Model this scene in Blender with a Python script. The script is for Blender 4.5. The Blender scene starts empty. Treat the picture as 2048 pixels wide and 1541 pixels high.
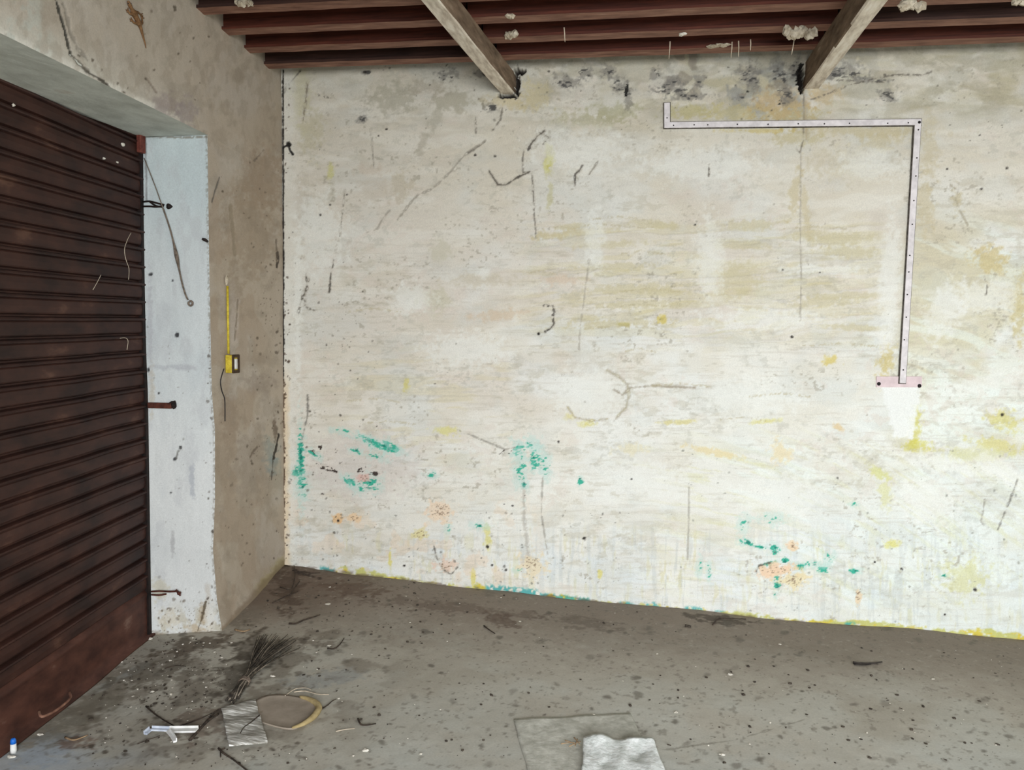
import bpy, bmesh, math, random
import numpy as np
from mathutils import Vector, Matrix

S = bpy.context.scene
C = S.collection

# ------------------------------------------------------------------ camera
FPX = 1600.0
YAW, PITCH, ROLL = -0.17327, -0.05701, 0.00987
CAM = np.array([2.22848, -4.58236, 1.47479])
_f = np.array([math.sin(YAW)*math.cos(PITCH), math.cos(YAW)*math.cos(PITCH), math.sin(PITCH)])
_r = np.array([math.cos(YAW), -math.sin(YAW), 0.0])
_u = np.cross(_r, _f)
RR = math.cos(ROLL)*_r + math.sin(ROLL)*_u
UU = -math.sin(ROLL)*_r + math.cos(ROLL)*_u
FF = _f
cam = bpy.data.cameras.new('camera')
cam.sensor_width = 36.0
cam.sensor_fit = 'HORIZONTAL'
cam.lens = FPX/2048*36.0
cam.clip_start = 0.02
camo = bpy.data.objects.new('camera', cam)
C.objects.link(camo)
camo.matrix_world = Matrix(((RR[0], UU[0], -FF[0], CAM[0]), (RR[1], UU[1], -FF[1], CAM[1]),
                            (RR[2], UU[2], -FF[2], CAM[2]), (0, 0, 0, 1)))
S.camera = camo

# ------------------------------------------------------------------ daylight, exposure
S.view_settings.view_transform = 'Standard'
S.view_settings.look = 'None'
S.view_settings.gamma = 1.0
S.view_settings.use_curve_mapping = False
S.view_settings.exposure = 0.0

world = bpy.data.worlds.new('world')
S.world = world
world.use_nodes = True
bg = world.node_tree.nodes['Background']
bg.inputs[0].default_value = (0.78, 0.90, 1.0, 1)
bg.inputs[1].default_value = 1.0

def area(name, loc, target, sx, sy, power, col):
    l = bpy.data.lights.new(name, 'AREA')
    l.shape = 'RECTANGLE'; l.size = sx; l.size_y = sy
    l.energy = power; l.color = col
    o = bpy.data.objects.new(name, l); C.objects.link(o)
    o.location = loc
    o.rotation_euler = (Vector(target)-Vector(loc)).to_track_quat('-Z', 'Y').to_euler()
    return o
# daylight falling in through the wide street opening behind the camera
area('daylight', (4.1, -8.4, 2.35), (2.9, 0, 0.45), 5.0, 3.4, 1060, (0.97, 0.985, 1.0))

# ------------------------------------------------------------------ geometry of the place
TH = -0.1031
DL = np.array([-math.sin(TH), -math.cos(TH), 0.0])      # along the left wall, towards the street
NL = np.array([math.cos(TH), -math.sin(TH), 0.0])       # left wall's normal, into the room
NL = NL if NL[0] > 0 else -NL
P0 = np.array([0.0034, 0.0, 0.0])
YJ = -0.997                                              # the jamb's plane
TOP = 2.44                                               # top of the shutter opening

def ray(x, y):
    return FF + (x-1024)/FPX*RR - (y-770.5)/FPX*UU
def onp(x, y, pt, n):
    v = ray(x, y)
    return CAM + v*(((np.array(pt)-CAM) @ n)/(v @ n))
NY = np.array([0, 1.0, 0])
def back(x, y, off=0.0):
    return onp(x, y, (0, -off, 0), NY)
def left(x, y, off=0.0):
    return onp(x, y, P0+NL*off, NL)
def jamb(x, y, off=0.0):
    return onp(x, y, (0, YJ-off, 0), NY)
PSH = onp(294, 780, (0, YJ, 0), NY)
def shut(x, y, off=0.0):
    return onp(x, y, PSH+NL*off, NL)
def pix(P):
    v = np.asarray(P)-CAM
    z = v @ FF
    return 1024+FPX*(v @ RR)/z, 770.5-FPX*(v @ UU)/z

# uneven floor: heights where walls meet it
_cp = [back(*a) for a in ((566, 1132), (760, 1152), (940, 1176), (1240, 1207.5), (1600, 1245), (2048, 1282))]
_cp += [left(450, 1259), left(500, 1203), jamb(303, 1277), jamb(430, 1276), shut(0, 1515), shut(150, 1400)]
_cp += [np.array([4.0, -3.0, -0.10]), np.array([2.0, -3.0, -0.06]), np.array([4.5, -1.5, -0.11]), np.array([1.5, -4.5, -0.06])]
_cp = np.array(_cp)
_A = np.c_[np.ones(len(_cp)), _cp[:, 0], _cp[:, 1]]
_co = np.linalg.lstsq(_A, _cp[:, 2], rcond=None)[0]
_rs = _cp[:, 2]-_A @ _co
def zf(x, y):
    x = np.asarray(x, float); y = np.asarray(y, float)
    num = 0; den = 0.6
    for (px_, py_, _z), r in zip(_cp, _rs):
        w = np.exp(-((x-px_)**2+(y-py_)**2)/0.10)*3
        num = num+w*r; den = den+w
    return _co[0]+_co[1]*x+_co[2]*y+num/den
def floor(x, y, off=0.0):
    z = 0.0
    for _ in range(6):
        p = onp(x, y, (0, 0, z+off), np.array([0, 0, 1.0]))
        z = float(zf(p[0], p[1]))
    return p

# ------------------------------------------------------------------ noise and painting helpers
_rng = np.random.RandomState(7)
_T = _rng.rand(256, 256).astype(np.float32)
def vn(x, y, seed=0):
    x = x+seed*17.31; y = y+seed*9.77
    ix = np.floor(x); iy = np.floor(y)
    fx = x-ix; fy = y-iy
    fx = fx*fx*(3-2*fx); fy = fy*fy*(3-2*fy)
    ix = ix.astype(np.int64); iy = iy.astype(np.int64)
    a = _T[ix & 255, iy & 255]; b = _T[(ix+1) & 255, iy & 255]
    c = _T[ix & 255, (iy+1) & 255]; d = _T[(ix+1) & 255, (iy+1) & 255]
    return (a*(1-fx)+b*fx)*(1-fy)+(c*(1-fx)+d*fx)*fy
def fbm(x, y, o=4, seed=0):
    s = 0; a = 0.5; t = 0
    for i in range(o):
        s = s+a*vn(x*2**i, y*2**i, seed+i*3); t += a; a *= 0.55
    return s/t
def sm(a, b, x):
    t = np.clip((x-a)/(b-a), 0, 1)
    return t*t*(3-2*t)

class Paint:
    """colours a wall's plaster; X, Y = the photograph's coordinates of each point of the wall"""
    def __init__(s, X, Y, base):
        s.X, s.Y = X, Y
        s.c = np.empty(X.shape+(3,), np.float32); s.c[:] = np.array(base)/255
        s.h = np.zeros(X.shape, np.float32)
        s.n1 = fbm(X/9, Y/9, 3, 5); s.n2 = fbm(X/3.2, Y/3.2, 2, 9)
    def mix(s, m, col, sl=None):
        col = np.array(col, np.float32)/255
        if sl is None:
            s.c += (col-s.c)*np.clip(m, 0, 1)[..., None]
        else:
            s.c[sl] += (col-s.c[sl])*np.clip(m, 0, 1)[..., None]
    def box(s, x0, y0, x1, y1):
        ok = (s.X > x0) & (s.X < x1) & (s.Y > y0) & (s.Y < y1)
        r = np.where(ok.any(1))[0]; q = np.where(ok.any(0))[0]
        if len(r) == 0 or len(q) == 0: return None
        return (slice(r[0], r[-1]+1), slice(q[0], q[-1]+1))
    def dist(s, pts, sl):
        X, Y = s.X[sl], s.Y[sl]
        D = np.full(X.shape, 1e9, np.float32); T = np.zeros(X.shape, np.float32)
        n = len(pts)-1
        for i in range(n):
            (x0, y0), (x1, y1) = pts[i][:2], pts[i+1][:2]
            dx, dy = x1-x0, y1-y0
            L = dx*dx+dy*dy+1e-9
            t = np.clip(((X-x0)*dx+(Y-y0)*dy)/L, 0, 1)
            d = np.hypot(X-x0-t*dx, Y-y0-t*dy)
            b = d < D
            D = np.where(b, d, D); T = np.where(b, (i+t)/n, T)
        return D, T
    def line(s, pts, w, col, op=0.9, rag=0.4, wob=3, depth=0, gap=0.0):
        xs = [p[0] for p in pts]; ys = [p[1] for p in pts]
        m = w*2+wob+6
        sl = s.box(min(xs)-m, min(ys)-m, max(xs)+m, max(ys)+m)
        if sl is None: return
        D, T = s.dist(pts, sl)
        D = D+(s.n1[sl]-.5)*2*wob
        ww = w*(1-rag+2*rag*s.n2[sl])
        k = 1-sm(ww*.4, ww*.5+1.25, np.abs(D))
        if gap > 0:
            k = k*sm(gap-.08, gap+.08, s.n1[sl])
        s.mix(k*op, col, sl)
        if depth: s.h[sl] -= depth*k
    def blob(s, cx, cy, rx, ry, col, op=0.8, ang=0, rag=1.0, soft=.35, h=0):
        R = max(rx, ry)*1.9+6
        sl = s.box(cx-R, cy-R, cx+R, cy+R)
        if sl is None: return
        a = math.radians(ang); X = s.X[sl]-cx; Y = s.Y[sl]-cy
        U = (X*math.cos(a)+Y*math.sin(a))/rx; V = (-X*math.sin(a)+Y*math.cos(a))/ry
        d = np.hypot(U, V)+(s.n1[sl]-.5)*2.2*rag+(s.n2[sl]-.5)*.9*rag
        k = 1-sm(1-soft, 1+soft, d)
        s.mix(k*op, col, sl)
        if h: s.h[sl] += h*k
    def flecks(s, cx, cy, rx, ry, col, op=.95, ang=0, dens=.5, sc=4.0, seed=3):
        """ragged, broken remains of paint inside an ellipse"""
        R = max(rx, ry)*1.5+6
        sl = s.box(cx-R, cy-R, cx+R, cy+R)
        if sl is None: return
        a = math.radians(ang); X = s.X[sl]-cx; Y = s.Y[sl]-cy
        U = (X*math.cos(a)+Y*math.sin(a)); V = (-X*math.sin(a)+Y*math.cos(a))
        d = np.hypot(U/rx, V/ry)
        n = fbm(U/(sc*2.2), V/sc, 3, seed)
        thr = 1-dens+d*d*.35
        k = sm(thr-.03, thr+.05, n)*(d < 1.4)
        s.mix(k*op, col, sl)
    def poly(s, pts, col, op=.9, soft=2.0, rag=4, h=0):
        xs = [p[0] for p in pts]; ys = [p[1] for p in pts]
        sl = s.box(min(xs)-12, min(ys)-12, max(xs)+12, max(ys)+12)
        if sl is None: return
        X = s.X[sl]; Y = s.Y[sl]; ins = np.zeros(X.shape, bool)
        n = len(pts)
        for i in range(n):
            x0, y0 = pts[i]; x1, y1 = pts[(i+1) % n]
            if y0 == y1: continue
            c = ((y0 > Y) != (y1 > Y)) & (X < (x1-x0)*(Y-y0)/(y1-y0)+x0)
            ins ^= c
        D, _ = s.dist(pts+[pts[0]], sl)
        sd = np.where(ins, D, -D)+(s.n1[sl]-.5)*2*rag
        k = sm(-soft, soft, sd)
        s.mix(k*op, col, sl)
        if h: s.h[sl] += h*k
    def specks(s, region, n, col, rmin, rmax, seed, op=.85, stretch=1.0):
        rg = random.Random(seed)
        x0, y0, x1, y1 = region
        for i in range(n):
            r = rmin+(rmax-rmin)*rg.random()**3
            s.blob(rg.uniform(x0, x1), rg.uniform(y0, y1), r*rg.uniform(.7, 1.4*stretch), r*rg.uniform(.6, 1.2),
                   col, op*rg.uniform(.5, 1), rg.uniform(-60, 60), .5, .3)

def to_lin(c):
    c = np.clip(c, 0, 1)
    return np.where(c <= 0.04045, c/12.92, ((c+0.055)/1.055)**2.4)

# ------------------------------------------------------------------ materials
def nt(name):
    m = bpy.data.materials.new(name); m.use_nodes = True
    n = m.node_tree.nodes; l = m.node_tree.links
    return m, n, l, n['Principled BSDF']
def srgb(*c):
    v = to_lin(np.array(c[:3])/255.0)
    return (float(v[0]), float(v[1]), float(v[2]), 1)
def noise(n, l, scale, detail=6, stretch=(1, 1, 1), rough=.6):
    tc = n.new('ShaderNodeTexCoord'); mp = n.new('ShaderNodeMapping')
    mp.inputs['Scale'].default_value = stretch
    l.new(tc.outputs['Object'], mp.inputs['Vector'])
    t = n.new('ShaderNodeTexNoise'); t.inputs['Scale'].default_value = scale
    t.inputs['Detail'].default_value = detail; t.inputs['Roughness'].default_value = rough
    l.new(mp.outputs['Vector'], t.inputs['Vector'])
    return t.outputs['Fac']
def ramp(n, l, fac, stops):
    r = n.new('ShaderNodeValToRGB'); e = r.color_ramp.elements
    e[0].position, e[0].color = stops[0]; e[1].position, e[1].color = stops[-1]
    for p, c in stops[1:-1]:
        q = e.new(p); q.color = c
    l.new(fac, r.inputs['Fac']); return r.outputs['Color']
def bump(n, l, bs, fac, strength, dist):
    b = n.new('ShaderNodeBump'); b.inputs['Strength'].default_value = strength
    b.inputs['Distance'].default_value = dist
    l.new(fac, b.inputs['Height']); l.new(b.outputs['Normal'], bs.inputs['Normal'])
def mat(name, c1, c2, scale=20, rough=.8, stretch=(1, 1, 1), metal=0, bmp=.3, bd=.002, c3=None, lo=.35, hi=.65):
    m, n, l, b = nt(name)
    f = noise(n, l, scale, 8, stretch)
    st = [(lo, srgb(*c1)), (hi, srgb(*c2))]
    if c3: st.append((min(hi+.12, 1), srgb(*c3)))
    l.new(ramp(n, l, f, st), b.inputs['Base Color'])
    b.inputs['Roughness'].default_value = rough; b.inputs['Metallic'].default_value = metal
    b.inputs['Specular IOR Level'].default_value = .3
    if bmp: bump(n, l, b, noise(n, l, scale*2.3, 6, stretch), bmp, bd)
    return m
def painted(name, fine=160, amt=.12, rough=.9, bs=.35, bd=.0015, spec=.2):
    m, n, l, b = nt(name)
    a = n.new('ShaderNodeAttribute'); a.attribute_name = 'paint'
    f = noise(n, l, fine, 8)
    mr = n.new('ShaderNodeMapRange'); mr.inputs['From Min'].default_value = .3; mr.inputs['From Max'].default_value = .7
    mr.inputs['To Min'].default_value = 1-amt; mr.inputs['To Max'].default_value = 1+amt*.5
    l.new(f, mr.inputs['Value'])
    mu = n.new('ShaderNodeVectorMath'); mu.operation = 'MULTIPLY'
    l.new(a.outputs['Color'], mu.inputs[0]); l.new(mr.outputs['Result'], mu.inputs[1])
    l.new(mu.outputs['Vector'], b.inputs['Base Color'])
    b.inputs['Roughness'].default_value = rough
    b.inputs['Specular IOR Level'].default_value = spec
    bump(n, l, b, noise(n, l, 45, 8), bs, bd)
    return m

M = {}
M['plaster'] = painted('old_plaster')
M['concrete'] = painted('dusty_concrete', 120, .10, .85, .3, .001)
M['plain_plaster'] = mat('plain_plaster', (190, 186, 174), (216, 213, 204), 3, .9)
M['soffit'] = mat('soffit_plaster', (186, 189, 179), (218, 222, 213), 9, .9, (1, .6, 1), c3=(198, 190, 176), lo=.3, hi=.62, bmp=.6, bd=.006)
M['deck'] = mat('roof_deck', (24, 17, 14), (40, 27, 22), 6, .9)
M['joist'] = mat('red_brown_joist', (56, 24, 15), (88, 42, 28), 5, .65, (1, 5, 14), c3=(104, 66, 50), lo=.3, hi=.66)
M['joist_dark'] = mat('dark_joist', (38, 22, 17), (66, 42, 34), 5, .7, (1, 5, 14), c3=(78, 56, 46), lo=.3, hi=.66)
M['beam'] = mat('weathered_timber', (88, 72, 56), (138, 118, 98), 9, .85, (3, .6, 3), c3=(164, 148, 128), lo=.3, hi=.6)  # beam sides, darkened in the colour against the lit undersides
M['beam_lit'] = mat('floor_lit_timber', (176, 162, 146), (222, 212, 196), 14, .9, (3, .6, 3), c3=(232, 226, 214), lo=.3, hi=.55)  # beam undersides: light off the floor put into a paler colour
M['flange'] = mat('floor_lit_brown_flange', (96, 62, 50), (142, 104, 86), 7, .7, (1, 5, 5), c3=(160, 132, 114), lo=.3, hi=.62)  # joist undersides, floor bounce painted in as a paler brown; handle too
M['shutter'] = mat('brown_shutter_paint', (36, 19, 15), (64, 38, 30), 5, .6, (1, 1, 2.2), c3=(92, 64, 51), bmp=.25, lo=.34, hi=.62)
M['shutter_bar'] = mat('rusty_shutter_bar', (56, 31, 24), (86, 53, 42), 7, .65, (1, 1, 2), c3=(116, 90, 78))
M['iron'] = mat('black_iron', (14, 11, 10), (38, 24, 20), 40, .7)
M['rust'] = mat('rusty_iron', (52, 26, 20), (96, 52, 40), 40, .8)
M['redpaint'] = mat('red_oxide', (84, 38, 30), (128, 70, 58), 30, .7)
M['trunk'] = mat('lavender_white_plastic', (200, 195, 196), (224, 219, 220), 30, .5, bmp=.1)
M['trunk_dirt'] = mat('grimy_trunking_edge', (50, 46, 42), (104, 98, 92), 60, .8)
M['dark'] = mat('dark_plug', (22, 16, 18), (40, 30, 32), 60, .8)
M['pink'] = mat('pinkish_board', (206, 188, 190), (226, 208, 210), 20, .8)
M['yellow'] = mat('old_yellow_paint', (176, 152, 34), (216, 196, 70), 60, .6, c3=(110, 96, 40))
M['grime'] = mat('brown_grime', (48, 34, 24), (84, 64, 46), 50, .8)
M['white'] = mat('white_plastic', (214, 214, 210), (236, 236, 234), 30, .5, bmp=.1)
M['bluewhite'] = mat('bluish_white_plastic', (150, 160, 178), (214, 220, 230), 14, .4, bmp=.1)
M['blue'] = mat('blue_plastic', (20, 90, 190), (50, 130, 225), 20, .35, bmp=.05)
M['wire'] = mat('black_wire', (24, 22, 24), (52, 48, 50), 60, .6)
M['string'] = mat('dirty_string', (84, 74, 66), (134, 120, 106), 60, .9)
M['web'] = mat('pale_strand', (170, 156, 136), (204, 192, 172), 60, .9)
M['gecko'] = mat('gecko_skin', (96, 68, 42), (138, 104, 70), 120, .75, c3=(70, 50, 32))
M['stick'] = mat('broom_stick', (32, 28, 24), (84, 76, 66), 60, .7, c3=(150, 140, 126))
M['stick_pale'] = mat('pale_broom_stick', (96, 86, 74), (150, 140, 126), 60, .7)
M['twig'] = mat('dark_twig', (38, 32, 28), (78, 66, 56), 50, .9)
M['leaf'] = mat('dry_dark_leaf', (40, 36, 34), (66, 60, 54), 50, .8)
M['card'] = mat('weathered_cardboard', (122, 118, 108), (168, 166, 158), 14, .9, (1, 7, 1), c3=(236, 236, 232), lo=.34, hi=.50, bmp=.35, bd=.003)
M['sheath'] = mat('pale_dry_sheath', (142, 132, 118), (162, 150, 136), 14, .8, c3=(120, 108, 92))
M['rim'] = mat('yellowed_rim', (150, 132, 92), (182, 164, 120), 30, .8)
M['sheet'] = mat('dirty_grey_sheet', (168, 168, 157), (200, 200, 190), 26, .9, c3=(216, 216, 206), bd=.004, bmp=.6)
M['paper'] = mat('crumpled_white_paper', (196, 202, 198), (236, 240, 239), 26, .8, c3=(206, 212, 210), bd=.006, bmp=.7)
M['chip'] = mat('white_plaster_chip', (196, 190, 176), (226, 222, 212), 60, .9)
M['lump'] = mat('crumbling_plaster', (150, 136, 114), (206, 196, 176), 30, .95, bmp=.8, bd=.01)
M['crumb'] = mat('dark_crumb', (44, 38, 34), (84, 76, 66), 60, .95)
M['straw'] = mat('dry_straw', (128, 104, 78), (166, 142, 112), 60, .9)

# ------------------------------------------------------------------ object helpers
def tag(o, label=None, cat=None, group=None, kind=None):
    if label: o['label'] = label
    if cat: o['category'] = cat
    if group: o['group'] = group
    if kind: o['kind'] = kind
    return o
def link(name, me, m, parent=None, smooth=False):
    o = bpy.data.objects.new(name, me); C.objects.link(o)
    if m: me.materials.append(m)
    if parent:
        o.parent = parent
        o.matrix_parent_inverse = Matrix.Translation(-Vector(parent.location))
    if smooth and len(me.polygons):
        me.polygons.foreach_set('use_smooth', np.ones(len(me.polygons), bool))
    return o
def empty(name, loc, label, cat, group=None):
    o = bpy.data.objects.new(name, None); C.objects.link(o)
    o.location = tuple(float(v) for v in loc); o.empty_display_size = .05
    return tag(o, label, cat, group)
def bobj(name, bm, m, parent=None, smooth=False):
    bmesh.ops.recalc_face_normals(bm, faces=bm.faces[:])
    me = bpy.data.meshes.new(name); bm.to_mesh(me); bm.free()
    return link(name, me, m, parent, smooth)
def grid(name, V, m, col=None, mask=None, parent=None, flip=False):
    """V: (n, m, 3) points; mask: (n-1, m-1) faces kept"""
    n, k = V.shape[:2]
    idx = np.arange(n*k).reshape(n, k)
    q = np.stack([idx[:-1, :-1], idx[:-1, 1:], idx[1:, 1:], idx[1:, :-1]], -1)
    q = q[mask] if mask is not None else q.reshape(-1, 4)
    if flip: q = q[:, ::-1]
    used = np.zeros(n*k, bool); used[q.ravel()] = True
    remap = np.cumsum(used)-1
    q = remap[q]
    P = V.reshape(-1, 3)[used]
    me = bpy.data.meshes.new(name)
    me.vertices.add(len(P)); me.vertices.foreach_set('co', P.astype(np.float32).ravel())
    me.loops.add(q.size); me.loops.foreach_set('vertex_index', q.astype(np.int32).ravel())
    me.polygons.add(len(q))
    me.polygons.foreach_set('loop_start', np.arange(0, q.size, 4, dtype=np.int32))
    me.polygons.foreach_set('loop_total', np.full(len(q), 4, np.int32))
    me.polygons.foreach_set('use_smooth', np.ones(len(q), bool))
    me.update(calc_edges=True)
    if col is not None:
        a = me.color_attributes.new('paint', 'FLOAT_COLOR', 'POINT')
        c = np.ones((len(P), 4), np.float32); c[:, :3] = to_lin(col.reshape(-1, 3)[used])
        a.data.foreach_set('color', c.ravel())
    o = bpy.data.objects.new(name, me); C.objects.link(o)
    me.materials.append(m)
    if parent:
        o.parent = parent; o.matrix_parent_inverse = Matrix.Translation(-Vector(parent.location))
    return o
def add_box(bm, c, ax, half, bev=0.0):
    """oriented box: centre, three unit axes, three half sizes"""
    c = Vector(c); A = [Vector(a) for a in ax]
    vs = []
    for i in (-1, 1):
        for j in (-1, 1):
            for k in (-1, 1):
                vs.append(bm.verts.new(c+A[0]*half[0]*i+A[1]*half[1]*j+A[2]*half[2]*k))
    fs = []
    for f in ((0, 1, 3, 2), (4, 6, 7, 5), (0, 4, 5, 1), (2, 3, 7, 6), (0, 2, 6, 4), (1, 5, 7, 3)):
        fs.append(bm.faces.new([vs[i] for i in f]))
    if bev:
        es = list({e for f in fs for e in f.edges})
        bmesh.ops.bevel(bm, geom=es, offset=bev, segments=2, affect='EDGES', profile=.5)
def add_prism(bm, top, bot):
    """closed solid between two matching outlines"""
    a = [bm.verts.new(Vector(p)) for p in top]; b = [bm.verts.new(Vector(p)) for p in bot]
    bm.faces.new(a); bm.faces.new(b[::-1]); n = len(a)
    for i in range(n):
        bm.faces.new([a[i], b[i], b[(i+1) % n], a[(i+1) % n]])
def add_tube(bm, pts, rad, seg=6):
    pts = [Vector(p) for p in pts]
    n = len(pts); rings = []
    rads = rad if isinstance(rad, (list, tuple)) else [rad]*n
    t0 = (pts[1]-pts[0]).normalized()
    a = t0.orthogonal().normalized()
    for i, p in enumerate(pts):
        t = (pts[min(i+1, n-1)]-pts[max(i-1, 0)]).normalized()
        a = (a-t*a.dot(t))
        a = a.normalized() if a.length > 1e-6 else t.orthogonal().normalized()
        b = t.cross(a)
        rings.append([bm.verts.new(p+(a*math.cos(2*math.pi*k/seg)+b*math.sin(2*math.pi*k/seg))*rads[i]) for k in range(seg)])
    for i in range(n-1):
        for k in range(seg):
            bm.faces.new([rings[i][k], rings[i][(k+1) % seg], rings[i+1][(k+1) % seg], rings[i+1][k]])
    bm.faces.new(rings[0][::-1]); bm.faces.new(rings[-1])
def smooth_pts(pts, k=4):
    P = [np.array(p, float) for p in pts]; out = []
    for i in range(len(P)-1):
        p0 = P[max(i-1, 0)]; p1 = P[i]; p2 = P[i+1]; p3 = P[min(i+2, len(P)-1)]
        for j in range(k):
            t = j/k
            out.append(.5*((2*p1)+(-p0+p2)*t+(2*p0-5*p1+4*p2-p3)*t*t+(-p0+3*p1-3*p2+p3)*t**3))
    out.append(P[-1]); return out
def rock(bm, c, r, seed, flat=.6, rough=.35):
    rg = random.Random(seed)
    t = bmesh.new(); bmesh.ops.create_icosphere(t, subdivisions=2, radius=1)
    s = [rg.uniform(.7, 1.3) for _ in range(3)]
    ph = [rg.uniform(0, 6) for _ in range(6)]
    mp = {}
    for v in t.verts:
        d = 1+rough*(math.sin(v.co.x*3+ph[0])*math.sin(v.co.y*4+ph[1])+.6*math.sin(v.co.z*7+ph[2]+v.co.x*5))+rg.uniform(-.12, .12)*rough*2
        rr = r if isinstance(r, (list, tuple)) else (r, r, r*flat)
        q = Vector((v.co.x*rr[0]*s[0]*d, v.co.y*rr[1]*s[1]*d, v.co.z*rr[2]*d))
        mp[v] = bm.verts.new(q+Vector(c))
    for f in t.faces: bm.faces.new([mp[v] for v in f.verts])
    t.free()

# ================================================================== BACK WALL
st = .0052
xs = np.arange(-.03, 5.66, st); zs = np.arange(-.16, 3.2, st)
XX, ZZ = np.meshgrid(xs, zs)
Pw = np.stack([XX, np.zeros_like(XX), ZZ], -1)
PX, PY = pix(Pw)
p = Paint(PX, PY, (224, 220, 208))
X, Y = PX, PY
# broad mottling of successive limewashes
n = fbm(X/190, Y/150, 4, 1); p.mix(sm(.45, .7, n)*.55, (212, 204, 194))
n = fbm(X/130, Y/90, 4, 2); p.mix(sm(.5, .72, n)*.6, (226, 230, 228))
n = fbm(X/55, Y/40, 4, 4); p.mix(sm(.52, .75, n)*.45, (206, 200, 186))
lowr = sm(600, 950, Y+.35*(X-1300))  # smooth ramp: paler towards the lower right
p.mix(lowr*.62, (230, 233, 228))
p.mix(sm(1350, 2000, X)*sm(500, 900, Y)*.3, (226, 238, 234))
# dirtier top
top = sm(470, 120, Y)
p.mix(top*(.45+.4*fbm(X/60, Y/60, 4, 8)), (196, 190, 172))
n = fbm(X/34, Y/30, 4, 21); p.mix(sm(340, 170, Y)*sm(.48, .66, n)*.5, (160, 156, 138))
n = fbm(X/80, Y/26, 4, 22); p.mix(sm(290, 190, Y)*sm(.5, .68, n)*sm(950, 1150, X)*.65, (168, 160, 124))
n = fbm(X/24, Y/26, 4, 23); p.mix(sm(235, 140, Y)*sm(.50, .64, n)*sm(1040, 1120, X)*sm(1900, 1700, X)*.55, (122, 120, 112))
# left part slightly greyer and pink
p.mix(sm(1000, 700, X)*sm(150, 400, Y)*.35, (206, 200, 190))
# horizontal old yellow paint showing between the trowel strokes
wv = (fbm(X/260, Y/60, 3, 31)-.5)*40
warp = Y+wv+.06*(X-1300)
n = fbm(X/115, warp/13, 4, 32)
reg = sm(990, 1110, X)*sm(1800, 1740, X)*sm(415, 470, Y)*sm(725, 640, Y)
p.mix(sm(.50, .60, n)*reg*.50, (204, 197, 164))
n2 = fbm(X/70, warp/9, 3, 34)
p.mix(sm(.60, .70, n2)*reg*.30, (196, 184, 128))
n = fbm(X/100, (Y+.05*X)/15, 4, 35)
reg = sm(600, 760, X)*sm(1050, 1000, X)*sm(640, 760, Y)*sm(980, 880, Y)
p.mix(sm(.55, .66, n)*reg*.4, (206, 196, 158))
# right of the trunking: old beige-yellow ground
n = fbm(X/120, Y/110, 4, 36)
reg = sm(1800, 1850, X+.06*(Y-250))*sm(380, 500, Y)*sm(930, 860, Y)
p.mix(sm(.36, .56, n)*reg*.62, (200, 193, 158))
n = fbm(X/150, (Y-.3*(X-1900))/26, 4, 37); p.mix(sm(.5, .6, n)*reg*.5, (230, 240, 234))
# diagonal washes at the lower right
v = Y-.45*(X-1400)+60*np.sin((X-1300)/210)
n = fbm(X/150, v/16, 4, 38)
reg = sm(1150, 1500, X)*sm(830, 930, Y)*sm(1260, 1150, Y)
p.mix(sm(.53, .64, n)*reg*.4, (212, 214, 188))
n = fbm(X/70, v/9, 4, 39); p.mix(sm(.6, .7, n)*reg*.3, (210, 208, 150))
p.mix(sm(.56, .7, fbm(X/120, v/24, 3, 40))*reg*.6, (230, 238, 233))
# vertical drips near the bottom
n = fbm(X/7, Y/75, 4, 41); reg = sm(1010, 1120, Y)
p.mix(sm(.56, .66, n)*reg*.45, (188, 194, 192))
p.mix(sm(.62, .70, fbm(X/10, Y/50, 4, 42))*reg*.4, (206, 200, 150))
p.mix(sm(.45, .7, fbm(X/100, Y/60, 4, 43))*reg*.4, (214, 226, 234))
n = fbm(X/26, Y/26, 4, 44); p.mix(sm(.58, .68, n)*sm(960, 1040, Y)*sm(1150, 1000, X)*.35, (226, 198, 168))
p.mix(sm(900, 420, Y)*sm(1500, 800, X)*.35, (206, 199, 186))  # greyer towards the upper left
p.mix(sm(700, 200, Y)*.22, (196, 190, 174))  # and greyer towards the top
# soft mottling where coats of wash overlap
def wf(sx, sy, sd, k=1.3):
    a = fbm(X/sx/1.6, Y/sy/1.6, 3, sd+1); b = fbm(X/sx/1.6+9, Y/sy/1.6+4, 3, sd+2)
    return fbm(X/sx+k*a, Y/sy+k*b, 4, sd)
p.mix(sm(.46, .70, wf(110, 42, 201))*.26, (206, 197, 176))
p.mix(sm(.48, .70, wf(80, 50, 205))*.26, (198, 205, 203))
p.mix(sm(.48, .62, wf(120, 30, 209))*.30, (234, 234, 227))
p.mix(sm(.56, .66, wf(26, 12, 213))*sm(.5, .66, fbm(X/150, Y/130, 3, 214))*.30, (178, 172, 152))
p.mix(sm(.58, .66, wf(20, 16, 217))*sm(.5, .64, fbm(X/120, Y/150, 3, 218))*.28, (214, 202, 190))
p.mix(sm(.60, .68, wf(13, 8, 221))*sm(.48, .64, fbm(X/110, Y/90, 3, 222))*.25, (164, 164, 152))
p.mix(sm(1300, 2000, X)*sm(850, 1150, Y)*.25, (206, 222, 222))
p.mix(sm(.55, .64, wf(34, 30, 225))*sm(1420, 1460, X)*sm(1625, 1600, X)*sm(250, 215, Y)*.55, (128, 132, 132))
p.mix(sm(.52, .62, wf(30, 26, 229))*sm(1300, 1340, X)*sm(1420, 1390, X)*sm(205, 180, Y)*.55, (124, 116, 104))
p.mix(sm(.50, .62, wf(60, 30, 233))*sm(260, 200, Y)*sm(1040, 1100, X)*.4, (158, 152, 130))
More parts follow.
